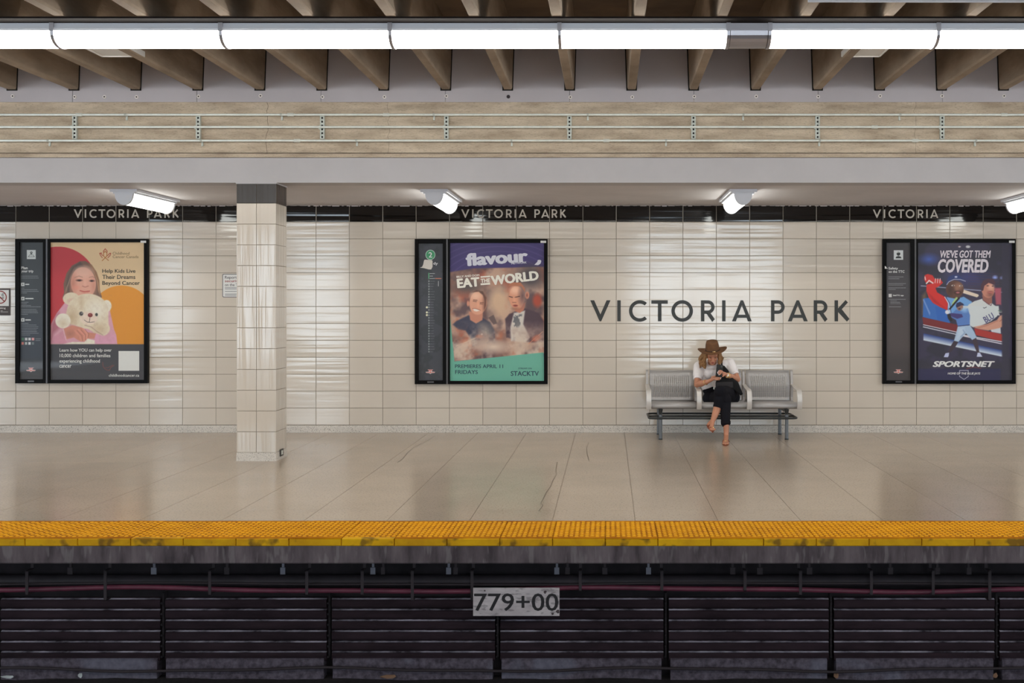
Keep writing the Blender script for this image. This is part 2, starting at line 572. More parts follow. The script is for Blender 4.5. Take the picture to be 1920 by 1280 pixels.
for i in range(-9, 27):
    bx = 23 + i * 116.15
    x = X(bx, YF)
    if abs(x) > 13.6: continue
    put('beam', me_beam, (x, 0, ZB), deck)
    put('beam_pocket_shade', me_notch, (x, YF - .003, ZB), deck)

# flat boxes tucked between beams
for (ua, ub, lab) in ((191, 272, 'flat white box tucked between roof beams at the left, behind the strip light'),
                      (1577, 1650, 'flat white box tucked between roof beams at the right, behind the strip light')):
    yb = (ZB + .02 - EYE) * F / (575 - 105.5)
    ya = yb - .42
    t = thing('ceiling_box', (X((ua + ub) / 2, yb), (ya + yb) / 2, ZB + .015), lab, 'ceiling box', None)
    a, b_ = X(ua, yb), X(ub, yb)
    MB().box(a, ya, ZB + .02, b_, yb, ZB + .06).build('body', M['white'], t)
    rm = MB()
    rm.box(a, yb - .012, ZB + .012, b_, yb, ZB + .02); rm.box(a, ya, ZB + .012, a + .012, yb, ZB + .02); rm.box(b_ - .012, ya, ZB + .012, b_, yb, ZB + .02)
    rm.build('rim', M['white'], t)

# ------------------------------------------------------------------ long fluorescent row over the track
YL = 9.45
zt, zh = Z(43, YL), Z(57, YL)
ch = MB().box(XL, YL - .15, zt + .0005, XR, YL + .33, ZB - .001).build('mounting_channel', M['dark_channel'])
tag(ch, 'dark steel channel carrying the long row of lights under the beams', 'channel')
zt, zh = Z(43, YL), Z(57, YL)
zbot = Z(90, YL + .15)


def diff_prof(sc_=1.0):
    pts = []
    for i in range(13):
        a = math.pi * i / 12
        pts.append((YL + .15 - .15 * sc_ * math.cos(a), zh - (zh - zbot) * sc_ * math.sin(a) ** .8))
    return pts


joints = [97 - 317 * 2, 97 - 317, 97, 413.5, 731, 1049, 1366, 1444, 1760, 2077, 2394, 2711]
joints = [97 - 317 * 3] + joints
seg_lab = {(-220, 97): 'lit tube cover cut off by the left edge in the long overhead row',
           (97, 413.5): 'lit tube cover above the left poster case, with a flat box behind',
           (413.5, 731): 'lit tube cover above the tiled column in the long overhead row',
           (731, 1049): 'lit tube cover above the purple-topped poster in the long overhead row',
           (1049, 1366): 'lit tube cover just left of the short metal section, overhead row',
           (1444, 1760): 'lit tube cover just right of the short metal section, overhead row',
           (1760, 2077): 'lit tube cover cut off by the right edge in the long overhead row'}
for a, b_ in zip(joints[:-1], joints[1:]):
    xa, xb = X(a, YL), X(b_, YL)
    metal = (a == 1366)
    lab = seg_lab.get((round(a, 1), round(b_, 1)), 'lit tube cover of the overhead row, outside the frame')
    if metal: lab = 'short blank grey metal section between two lit tube covers'
    t = thing('blank_section' if metal else 'strip_light', ((xa + xb) / 2, YL + .15, zbot), lab,
              'metal cover' if metal else 'light', 'overhead light row')
    hs = MB()
    hs.box(xa, YL + .004, zh + .022, xb, YL + .296, zt)
    hs.box(xa, YL - .006, zh + .012, xb, YL + .306, zh + .024)
    hs.box(xa, YL, zh, xb, YL + .30, zh + .012)
    hs.build('housing', M['alu'] if metal else M['housing'], t)
    d = MB().prism_x(diff_prof(), xa + .016, xb - .016)
    o = d.build('cover' if metal else 'diffuser', M['alu'] if metal else M['tube'], t, smooth=False)
    # clamp hoop at the left joint
    c = MB()
    pr_o = [(y, z - .0) for y, z in diff_prof(1.05)]
    c.prism_x(pr_o, xa - .012, xa + .012)
    c.box(xa - .016, YL - .012, zh - .004, xa + .016, YL + .312, zt + .004)
    c.build('clamp', M['alu'], t)

# ------------------------------------------------------------------ conduits on the concrete band
YP = YF - .035
strut_px = [138, 370, 603, 836, 1067, 1300, 1533, 1767]
strut_lab = ['slotted steel strut above the left frieze lettering, first from the left', 'slotted steel strut just left of the column line',
             'slotted steel strut to the right of the column, third from the left', 'slotted steel strut above the middle ceiling light, fourth from left',
             'slotted steel strut above the middle poster case right side, fifth from left', 'slotted steel strut above the big wall name, left of the third light',
             'slotted steel strut right of the bench, second from right', 'slotted steel strut above the right poster case, rightmost']
for px_, lb in zip(strut_px, strut_lab):
    x = X(px_ + .5, YP)
    t = thing('strut_channel', (x, YF, Z(262, YP)), lb, 'strut', 'struts holding the conduits')
    s = MB()
    za, zb_ = Z(260, YP), Z(217, YP)
    w = .021
    s.box(x - w, YF - .020, za, x + w, YF + .012, zb_)
    s.box(x - w, YF - .026, za, x - w + .010, YF - .020, zb_)
    s.box(x + w - .010, YF - .026, za, x + w, YF - .020, zb_)
    s.build('channel', M['strut'], t)
    h = MB()
    for q in range(6):
        zz = za + (zb_ - za) * (q + .5) / 6
        h.box(x - .008, YF - .0215, zz - .009, x + .008, YF - .0195, zz + .009)
    h.build('slot', M['notch'], t); bpy.data.objects[-1] if False else None
    k2 = MB()
    zm = Z(238.5, YP)
    k2.box(x - w - .012, YF - .032, zm - .018, x - w + .006, YF - .018, zm + .020)
    k2.build('pipe_clip', M['strut'], t)
for (pyc, nm_, lb, cps, cl) in ((215, 'conduit', 'topmost galvanised conduit on the concrete band', (148, 545, 724, 1883), (235, 527, 813, 1102, 1394, 1688)),
                                (238, 'conduit', 'middle galvanised conduit crossing the struts', (1640,), ()),
                                (263.5, 'conduit', 'lowest galvanised conduit on the concrete band', (557, 1137, 1716), (90, 377, 668, 959, 1249, 1537, 1830))):
    z = Z(pyc, YP)
    t = thing(nm_, (0, YP, z - .013), lb, 'conduit', 'conduits')
    MB().tube([(XL, YP, z), (XR, YP, z)], .0115, 10).build('pipe', M['galv'], t, smooth=True)
    for q in cps:
        MB().cyl((X(q, YP), YP, z), 'x', .017, .06, 10).build('coupling', M['galv'], t)
    for q in cl:
        m = MB(); x = X(q, YP)
        m.cyl((x, YP, z), 'x', .015, .018, 10); m.box(x - .008, YF, z - .045, x + .008, YF + .012, z); m.box(x - .009, YF - .004, z - .050, x + .009, YF + .012, z - .028)
        m.build('clip', M['strut'], t)

Yc_ = 8.79
t = thing('conduit', (X(1720, Yc_), Yc_, ZB - .03), 'pale conduit under the roof beams in the top right corner', 'conduit')
MB().tube([(X(1515, Yc_), Yc_, ZB - .010), (XR, Yc_, ZB - .026)], .010, 8).build('pipe', M['housing'], t, smooth=True)

# ------------------------------------------------------------------ floor
fl = MB().box(XL, YT + .0, -.16, XR, YW + .3, -.004).build('floor', M['floor_joint']); tag(fl, kind='structure')
fw = 155.4 * YT / F
xj = X(1191, YT)
ycuts = [YT + .002, 9.44, 12.36, YW - .012]
for i in range(-24, 24):
    a = xj + i * fw
    if a < XL or a + fw > XR: continue
    for ya, yb in zip(ycuts[:-1], ycuts[1:]):
        w, d = fw - .0035, (yb - ya) - .0025
        m = MB().box(-w / 2, -d / 2, -.012, w / 2, d / 2, 0)
        key = 'paver_%d' % round(d * 1000)
        me = bpy.data.meshes.get(key)
        if me is None:
            me = bpy.data.meshes.new(key); me.from_pydata(m.v, [], m.f); me.materials.append(M['floor'])
        put('paver', me, (a + fw / 2, (ya + yb) / 2, 0), fl)


def floor_pt(px, py, z=.0008):
    Y = (EYE - z) * F / (py - PY)
    return Vector((X(px, Y), Y, z))


for pts, w in (([(1045, 866), (1042, 880), (1044, 889), (1037, 900), (1032, 912), (1025, 922), (1019, 934), (1014, 943), (1018, 947), (1010, 958)], .006),
               ([(1104, 829), (1100, 840), (1101, 852), (1104, 862)], .005),
               ([(815, 817), (798, 828), (776, 838), (764, 848), (755, 860), (745, 867)], .006),
               ([(733, 859), (748, 860)], .008)):
    L_ = [floor_pt(*p) for p in pts]
    vs, fs = [], []
    for i, p in enumerate(L_):
        vs += [p + Vector((-w / 2 * random.uniform(.4, 1.3), 0, 0)), p + Vector((w / 2 * random.uniform(.4, 1.3), 0, 0))]
        if i: fs.append((2 * i - 2, 2 * i - 1, 2 * i + 1, 2 * i))
    m = MB(); m.add(vs, fs); m.build('crack', M['crack'], fl)

# yellow tactile strip: one tile each, domes on top, nosing in front
tac = MB().box(XL, YE + .05, -.05, XR, YT - .001, -.012).build('tactile_strip', M['yellow_edge'])
tag(tac, 'yellow tactile warning strip of bumpy tiles along the platform edge', 'warning strip')
tw = 98.9 * YE / F
dp = YT - YE
m = MB(); m.cur = 0
m.box(-tw / 2 + .0015, 0, -.012, tw / 2 - .0015, dp - .004, 0)
nc, nr = 10, 9
m.cur = 1
for r in range(nr):
    for c in range(nc):
        cx = -tw / 2 + tw * (c + .5) / nc
        cy = .05 + (dp - .09) * (r + .25 + (0.25 if c % 2 else 0)) / nr
        ax, ay, h = .0142, .017, .0050
        vs = []
        for (sx, hz) in ((1.0, 0.0), (.72, h)):
            for q in range(8):
                a = 2 * math.pi * q / 8 + math.pi / 8
                vs.append((cx + ax * sx * math.cos(a), cy + ay * sx * math.sin(a), hz))
        fs = [(q, (q + 1) % 8, 8 + (q + 1) % 8, 8 + q) for q in range(8)] + [tuple(range(8, 16))]
        m.add(vs, fs)
me_tac = bpy.data.meshes.new('tactile_tile'); me_tac.from_pydata(m.v, [], m.f); me_tac.materials.append(M['yellow_base']); me_tac.materials.append(M['yellow']); me_tac.polygons.foreach_set('material_index', m.m)
m = MB(); m.cbox(-tw / 2 + .002, -.004, -.05, tw / 2 - .002, .05, -.0005, .005)
me_nos = bpy.data.meshes.new('nosing'); me_nos.from_pydata(m.v, [], m.f); me_nos.materials.append(M['yellow_edge'])
xt = X(1036, YE)
for i in range(-34, 34):
    x = xt + (i + .5) * tw
    if not XL + .2 < x < XR - .2: continue
    o = put('tile', me_tac, (x, YE, random.uniform(-.001, .0015)), tac)
    o = put('nosing', me_nos, (x, YE + random.uniform(-.002, .002), random.uniform(-.001, .0)), tac)

# platform slab edge, track wall
ZS = Z(1057, YE)
slab = MB().prism_x([(YE + .006, -.0505), (YE + .006, ZS + .008), (YE + .014, ZS), (9.3, ZS), (9.3, -.17), (YT, -.17), (YT, -.0505)], XL, XR).build('platform_slab', M['slab_edge'])
tag(slab, kind='structure')
YK = 8.98
tw_ = MB().box(XL, YK, -1.15, XR, YK + .25, ZS - .001).build('wall_track', M['under']); tag(tw_, kind='structure')
# ribbed precast courses
rib_y = [1124, 1144.3, 1164.3, 1184.5, 1204.5, 1223.5]
gaps = [-4, 305, 617, 933, 1249, 1559, 1870]
gaps = [gaps[0] - 312 * 2, gaps[0] - 312] + gaps + [gaps[-1] + 312, gaps[-1] + 624]
YR = 8.90
for a, b_ in zip(gaps[:-1], gaps[1:]):
    xa, xb = X(a + 5, YR), X(b_ - 5, YR)
    for q, ry in enumerate(rib_y):
        zt_ = Z(ry, YR) + .004
        hgt = .063
        m = MB(); m.cur = 0
        pr = [(YR + .08, zt_), (YR, zt_ - .006), (YR - .004, zt_ - .014), (YR - .004, zt_ - hgt + .014), (YR + .006, zt_ - hgt), (YR + .08, zt_ - hgt)]
        m.prism_x(pr[::-1], xa, xb)
        m.cur = 1
        n = 60
        # dusty top lip: a thin uneven ledge
        vs, fs = [], []
        for i in range(n + 1):
            x = xa + (xb - xa) * i / n
            d = .012 * random.uniform(.2, 1.0)
            vs += [(x, YR + .001, zt_ - .0025), (x, YR + .018 + d * .3, zt_ + .0035 + d * .1)]
            if i: fs.append((2 * i - 2, 2 * i, 2 * i + 1, 2 * i - 1))
        m.add(vs, fs)
        m.build('slat', [M['rib'], M['dust']], tw_)
    # post in the gap
for a in gaps:
    xa = X(a, YR)
    m = MB()
    m.box(xa - .008, YR + .012, Z(1232, YR), xa + .006, YR + .08, Z(1112, YR))
    for q in range(6):
        zz = Z(1130 + q * 20, YR)
        m.cyl((xa - .004, YR - .010, zz), 'y', .008, .012, 6)
    m.build('post', M['under'], tw_)
for a, b_ in zip(gaps[:-1], gaps[1:]):
    xa, xb = X(a + 8, YR), X(b_ - 9, YR)
    MB().prism_x([(YR - .02, -1.12), (YR - .02, Z(1236, YR)), (YR + .01, Z(1231, YR)), (YR + .08, Z(1231, YR)), (YR + .08, -1.12)], xa, xb).build('plinth_block', M['plinth'], tw_)
    MB().box(xa, YR - .012, Z(1231, YR), xb, YR + .08, Z(1228.5, YR)).build('ledge', M['rib'], tw_)

# track bed
gr = MB()
nx, ny = 120, 16
vs, fs = [], []
for j in range(ny + 1):
    for i in range(nx + 1):
        x = XL + (XR - XL) * i / nx; y = 1.0 + (8.98 - 1.0) * j / ny
        vs.append((x, y, -1.105 + random.uniform(-.01, .01)))
for j in range(ny):
    for i in range(nx):
        q = j * (nx + 1) + i
        fs.append((q, q + 1, q + nx + 2, q + nx + 1))
gr.add(vs, fs)
o = gr.build('ground', M['ground']); tag(o, kind='structure')

# pipes and cables under the edge
def wavy(py, amp, Y, x0=XL, x1=XR, per=3.0, n=140, ph=0.0):
    pts = []
    for i in range(n + 1):
        x = x0 + (x1 - x0) * i / n
        dz = amp * (math.sin(2 * math.pi * x / per + ph) + .4 * math.sin(2 * math.pi * x / (per * .43) + ph * 2))
        pts.append((x, Y, Z(py, Y) + dz))
    return pts


def cable(name, pts, r, m, lab, cat='cable'):
    o = MB().tube(pts, r, 8).build(name, m, smooth=True)
    return tag(o, lab, cat)


cable('pipe', [(XL, 8.84, Z(1088, 8.84)), (XR, 8.84, Z(1088, 8.84))], .040, M['pipe'], 'thick sooty pipe running under the platform edge', 'pipe')
cable('thin_cable', wavy(1094.5, .006, 8.77, per=4.2), .006, M['strap'], 'thin grey cable looping in front of the thick pipe')
cable('red_cable', wavy(1105, .013, 8.79, per=3.6, ph=1.2), .018, M['redcable'], 'dull red cable sagging below the thick pipe')
cable('floor_cable', wavy(1255, .012, 8.80, per=2.36, ph=.6), .010, M['strap'], 'dark cable sagging along the foot of the track wall')
hang = [50, 197, 393, 575, 679, 773, 885, 1088, 1241, 1397, 1501, 1634, 1750, 1856]
ORD = 'first second third fourth fifth sixth seventh eighth ninth tenth eleventh twelfth thirteenth fourteenth'.split()
for kh, hx in enumerate(hang):
    Yh = 8.72
    ln = random.choice([1108, 1116, 1126])
    m = MB()
    x = X(hx, Yh)
    m.box(x - .010, Yh, Z(ln, Yh), x + .010, Yh + .006, Z(1070, Yh))
    m.box(x - .010, Yh, Z(1070, Yh) - .003, x + .010, Yh + .09, Z(1070, Yh) + .003)
    m.box(x - .010, Yh + .084, Z(1070, Yh), x + .010, Yh + .09, ZS)
    m.box(x - .010, Yh, Z(ln, Yh), x + .010, Yh + .09, Z(ln, Yh) + .005)
    o = m.build('cable_hanger', M['strap'])
    tag(o, 'dark flat hanger strap holding cables below the platform edge, ' + ORD[kh] + ' from the left', 'hanger', 'cable hangers under the platform edge')
nb_ = {True: 0, False: 0}
for hx, wv in sorted(((288, 10), (530, 9), (699, 9), (841, 9), (1044, 9), (1216, 9), (1374, 9), (1518, 10), (131, 9), (718, 7), (854, 8), (1064, 8), (1134, 9), (1425, 10), (1670, 9), (1758, 9), (1817, 9), (425, 9))):
    Yh = 8.75
    light = hx in (288, 530, 699, 841, 1044, 1216)
    x = X(hx, Yh)
    m = MB(); m.box(x - wv / 2 / 268, Yh, Z(1076.5, Yh), x + wv / 2 / 268, Yh + .01, Z(1064, Yh)); m.box(x - .008, Yh + .01, Z(1072, Yh), x + .008, Yh + .02, ZS + .0)
    o = m.build('slab_bracket', M['tagm'] if light else M['strap'])
    nb_[light] += 1
    tag(o, ('pale' if light else 'dark') + ' small bracket plate under the slab edge, ' + ORD[nb_[light] - 1] + (' pale' if light else ' dark') + ' one from the left', 'bracket', ('pale' if light else 'dark') + ' slab brackets')

# number plate
YN = 8.66
t = thing('number_plate', (X(968, YN), YN, Z(1155, YN)), 'weathered metal plate reading 779+00 hung below the platform edge', 'sign')
xa, xb = X(887, YN), X(1049, YN)
MB().cbox(xa, YN, Z(1154.5, YN), xb, YN + .006, Z(1101.5, YN), .002).build('plate', M['plate'], t)
MB().box(xa + .02, YN + .006, Z(1148, YN), xa + .05, 8.88, Z(1140, YN)).box(xb - .05, YN + .006, Z(1148, YN), xb - .02, 8.88, Z(1140, YN)).build('bracket', M['strap'], t)
for cx, cy, r in ((909, 1107, .007), (1022, 1109.5, .012), (1036, 1150, .010), (1046, 1146, .013)):
    mm = MB(); n = 12
    vs = [(X(cx, YN) + r * random.uniform(.6, 1.2) * math.cos(2 * math.pi * i / n), YN - .0012, Z(cy, YN) + r * random.uniform(.6, 1.2) * math.sin(2 * math.pi * i / n)) for i in range(n)]
    mm.add(vs, [tuple(range(n))]); mm.build('burn_mark', M['rust'], t)


INKS = {}
def ink(rgb):
    if rgb not in INKS: INKS[rgb] = mat('ink_%d_%d_%d' % rgb, tuple(min(246, c * 1.1) for c in rgb), 0.45)
    return INKS[rgb]


# ------------------------------------------------------------------ lettering
def text_verts(s, bold=0.0, sx=1.0, shear=0.0):
    cu = bpy.data.curves.new('t', 'FONT')
    cu.body = s; cu.offset = bold; cu.resolution_u = 3
    cu.fill_mode = 'FRONT'
    ob = bpy.data.objects.new('t', cu)
    col.objects.link(ob)
    dg = bpy.context.evaluated_depsgraph_get()
    me = bpy.data.meshes.new_from_object(ob.evaluated_get(dg))
    vs = np.array([v.co[:] for v in me.vertices], float).reshape(-1, 3)
    fs = [tuple(p.vertices) for p in me.polygons]
    bpy.data.objects.remove(ob); bpy.data.curves.remove(cu); bpy.data.meshes.remove(me)
    if shear: vs[:, 0] += shear * vs[:, 1]
    return vs, fs


def add_text(mb, s, box, Y, bold=0.0, shear=0.0, rot=0.0):
    """fits the string into the pixel box (x0, y0, x1, y1) on the plane Y"""
    vs, fs = text_verts(s, 0.0, shear=shear)
    if bold:
        n0 = len(vs); base_v, base_f = vs, fs
        dirs = [(math.cos(math.pi * q / 4), math.sin(math.pi * q / 4)) for q in range(8)]
        vs = np.concatenate([base_v + np.array([a * bold * .9, b * bold * .6, 0]) for a, b in dirs])
        fs = [tuple(i + n0 * q for i in f) for q in range(8) for f in base_f]
    lo, hi = vs.min(0), vs.max(0)
    x0, y0_, x1, y1_ = box
    u = (vs[:, 0] - lo[0]) / (hi[0] - lo[0]); w = (vs[:, 1] - lo[1]) / (hi[1] - lo[1])
    px = x0 + u * (x1 - x0); py = y1_ - w * (y1_ - y0_)
    if rot:
        cx, cy = (x0 + x1) / 2, (y0_ + y1_) / 2
        a = math.radians(rot)
        dx, dy = px - cx, py - cy
        px, py = cx + dx * math.cos(a) + dy * math.sin(a), cy - dx * math.sin(a) + dy * math.cos(a)
    nb = len(px) // 8 if bold else len(px)
    mb.add([(X(a, Y), Y - (i // nb) * .00012, Z(b, Y)) for i, (a, b) in enumerate(zip(px, py))], fs)


def arc_band(cx, cy, ro, ri, a0, a1, n=20):
    out = []
    for i in range(n):
        p, q = math.radians(a0 + (a1 - a0) * i / n), math.radians(a0 + (a1 - a0) * (i + 1) / n)
        out.append([(cx + ro * math.cos(p), cy - ro * math.sin(p)), (cx + ro * math.cos(q), cy - ro * math.sin(q)),
                    (cx + ri * math.cos(q), cy - ri * math.sin(q)), (cx + ri * math.cos(p), cy - ri * math.sin(p))])
    return out


def rect(x0, y0, x1, y1): return [(x0, y0), (x1, y0), (x1, y1), (x0, y1)]


def bowl(x):
    return [rect(x, 118, x + 23, 258), rect(x + 23, 118, x + 46, 140), rect(x + 23, 186, x + 46, 208)] + arc_band(x + 46, 163, 45, 23, -90, 90, 14)


def gA(x, c): return [[(x, 258), (c - 8, 118), (c, 118), (c, 150), (x + 26, 258)], [(2 * c - x, 258), (c + 8, 118), (c, 118), (c, 150), (2 * c - x - 26, 258)],
                      rect(x + 32, 214, 2 * c - x - 32, 235)]


GL = [('V', [[(95, 118), (121, 118), (163, 212), (163, 258), (158, 258)], [(230, 118), (204, 118), (163, 212), (163, 258), (168, 258)]]),
      ('I', [rect(275, 118, 298, 258)]),
      ('C', arc_band(425, 189, 72, 49, 48, 312, 28)),
      ('T', [rect(502, 118, 612, 141), rect(546, 141, 570, 258)]),
      ('O', arc_band(708, 189, 72, 49, 0, 360, 36)),
      ('R', bowl(833) + [[(868, 204), (895, 200), (926, 244), (908, 262)]]),
      ('I', [rect(974, 118, 997, 258)]),
      ('A', gA(1040, 1106)),
      ('P', bowl(1300)),
      ('A', gA(1412, 1478.5)),
      ('R', bowl(1585) + [[(1620, 204), (1647, 200), (1677, 244), (1659, 262)]]),
      ('K', [rect(1724, 118, 1747, 258), [(1797, 116), (1813, 132), (1766, 184), (1747, 196), (1747, 172)], [(1766, 170), (1823, 242), (1806, 260), (1747, 196)]])]


def station_name(x0, y0, scale, Y, mt, n, lab, depth=.003, frame=None):
    t = thing('station_name', (X(x0 + 240 * scale * 2, Y), Y, Z(y0 + 39.4 * scale, Y)), lab, 'sign')
    for k, (ch_, polys) in enumerate(GL[:n]):
        m = MB()
        for kp, p in enumerate(polys):
            q = [(X(x0 + (a - 95) / 3.556 * scale, Y), Z(y0 + (b - 118) / 3.556 * scale, Y)) for a, b in p]
            m.prism(q, Y - depth - (kp % 5) * .00015, Y)
        m.build('letter', mt, t)


station_name(1106.7, 562.8, 1.0, YW - .001, M['letter_black'], 12, 'large black letters reading VICTORIA PARK on the cream tiles over the bench')
station_name(138.5, 392.3, .405, YW - .0035, M['letter_white'], 12, 'small pale VICTORIA PARK lettering on the black frieze above the left poster')
station_name(864.8, 392.3, .405, YW - .0035, M['letter_white'], 12, 'small pale VICTORIA PARK lettering on the black frieze above the middle poster')
station_name(1636.5, 392.6, .405, YW - .0035, M['letter_white'], 8, 'small pale lettering reading only VICTORIA on the black frieze at the right')

m = MB(); add_text(m, '779+00', (889, 1112, 1047, 1145), YN - .0015, bold=.012)
m.build('lettering', ink((34, 31, 33)), t)

# ------------------------------------------------------------------ tiled column
XC0, XC1 = X(443.5, YF), X(517.5, YF)
YC0, YC1 = YF, YF + .41
t = thing('tiled_column', ((XC0 + XC1) / 2, (YC0 + YC1) / 2, 0), 'square cream-tiled column with a black tiled top, left of centre', 'column')
MB().box(XC0 + .006, YC0 + .006, 0, XC1 - .006, YC1 - .006, ZC - .004).build('core', M['grout'], t)
zr = Z(848.2, YF)
MB().prism([(XC0 - .004, 0), (XC0 + .000, zr), (XC1 - .000, zr), (XC1 + .004, 0)], YC0 - .004, YC1 + .004).build('plinth', M['skirt'], t)
ch_ = (Z(381, YF) - zr) / 12.0
cw = (XC1 - XC0) / 2
gg = .0036
def_rows = [(zr + ch_ * k, zr + ch_ * (k + 1), False) for k in range(12)] + [(zr + ch_ * 12, ZC - .006, True)]
for (z0, z1, blk) in def_rows:
    h = z1 - z0
    for k in range(2):
        xc = XC0 + cw * (k + .5)
        for yy, ax in ((YC0, 'f'), (YC1, 'b')):
            key = 'ctile_%s_%d' % (ax, blk)
            me = bpy.data.meshes.get(key)
            if me is None:
                b = MB().cbox(-cw / 2 + gg / 2, 0, -h / 2 + gg / 2, cw / 2 - gg / 2, .009, h / 2 - gg / 2, .002)
                if ax == 'b':
                    b.v = [(-x_, -y_, z_) for x_, y_, z_ in b.v]
                me = bpy.data.meshes.new(key); me.from_pydata(b.v, [], b.f); me.materials.append(M['black_tile_v'] if blk else M['tile_v'])
            o = put('tile', me, (xc, yy, (z0 + z1) / 2), t)
            if ax == 'f': o.rotation_euler = (0, 0, math.radians(random.gauss(0, .12)))
    for (ya, yb) in ((YC0 + .001, YC0 + .125), (YC0 + .125, YC0 + .327), (YC0 + .327, YC1 - .001)):
        for side in (1, -1):
            w = yb - ya
            key = 'stile_%d_%d_%d' % (round(w * 1000), side, blk)
            me = bpy.data.meshes.get(key)
            if me is None:
                b = MB().cbox(-w / 2 + gg / 2, 0, -h / 2 + gg / 2, w / 2 - gg / 2, .009, h / 2 - gg / 2, .002)
                b.v = [(-y_ * side, x_ * side, z_) for x_, y_, z_ in b.v]
                me = bpy.data.meshes.new(key); me.from_pydata(b.v, [], b.f); me.materials.append(M['black_tile_v'] if blk else M['tile_v'])
            put('tile', me, (XC1 if side == 1 else XC0, (ya + yb) / 2, (z0 + z1) / 2), t)
MB().box(XC0 - .006, YC0 - .006, ZC - .012, XC1 + .006, YC1 + .006, ZC - .001).build('capping', M['fascia'], t)
m = MB(); m.cur = 0; m.box(XC1 + .004, YC0 + .13, .03, XC1 + .010, YC0 + .25, .10); m.cur = 1; m.box(XC1 + .009, YC0 + .165, .045, XC1 + .013, YC0 + .215, .085)
m.build('outlet', [M['outlet'], M['galv']], t)

# ------------------------------------------------------------------ small ceiling lights over the far platform
def small_light(xc, ya, yb, lab):
    t = thing('ceiling_light', (xc, (ya + yb) / 2, ZC - .2), lab, 'light', 'ceiling lights over the far platform')
    MB().box(xc - .142, ya, ZC - .030, xc + .142, yb, ZC - .001).box(xc - .112, ya + .01, ZC - .048, xc + .112, yb - .01, ZC - .030).build('base', M['housing'], t)
    def half(r0, r1, n=14):
        return [(xc - r0 * math.cos(math.pi * i / n), ZC - .048 - r1 * math.sin(math.pi * i / n)) for i in range(n + 1)]
    MB().prism(half(.094, .118), ya + .012, ya + .055).build('end_cap', M['housing'], t)
    MB().prism(half(.094, .118), yb - .055, yb - .012).build('end_cap', M['housing'], t)
    MB().prism(half(.090, .112), ya + .056, yb - .056).build('diffuser', M['tube_small'], t)


for cx, lb in ((231, 'lit ceiling light partly hiding the left frieze lettering'), (813.5, 'lit ceiling light above the middle poster case'),
               (1394, 'lit ceiling light above the large wall lettering and bench'), (1976, 'lit ceiling light cut off by the right edge of the picture')):
    small_light(X(cx, 13.1), 13.1, 14.42, lb)

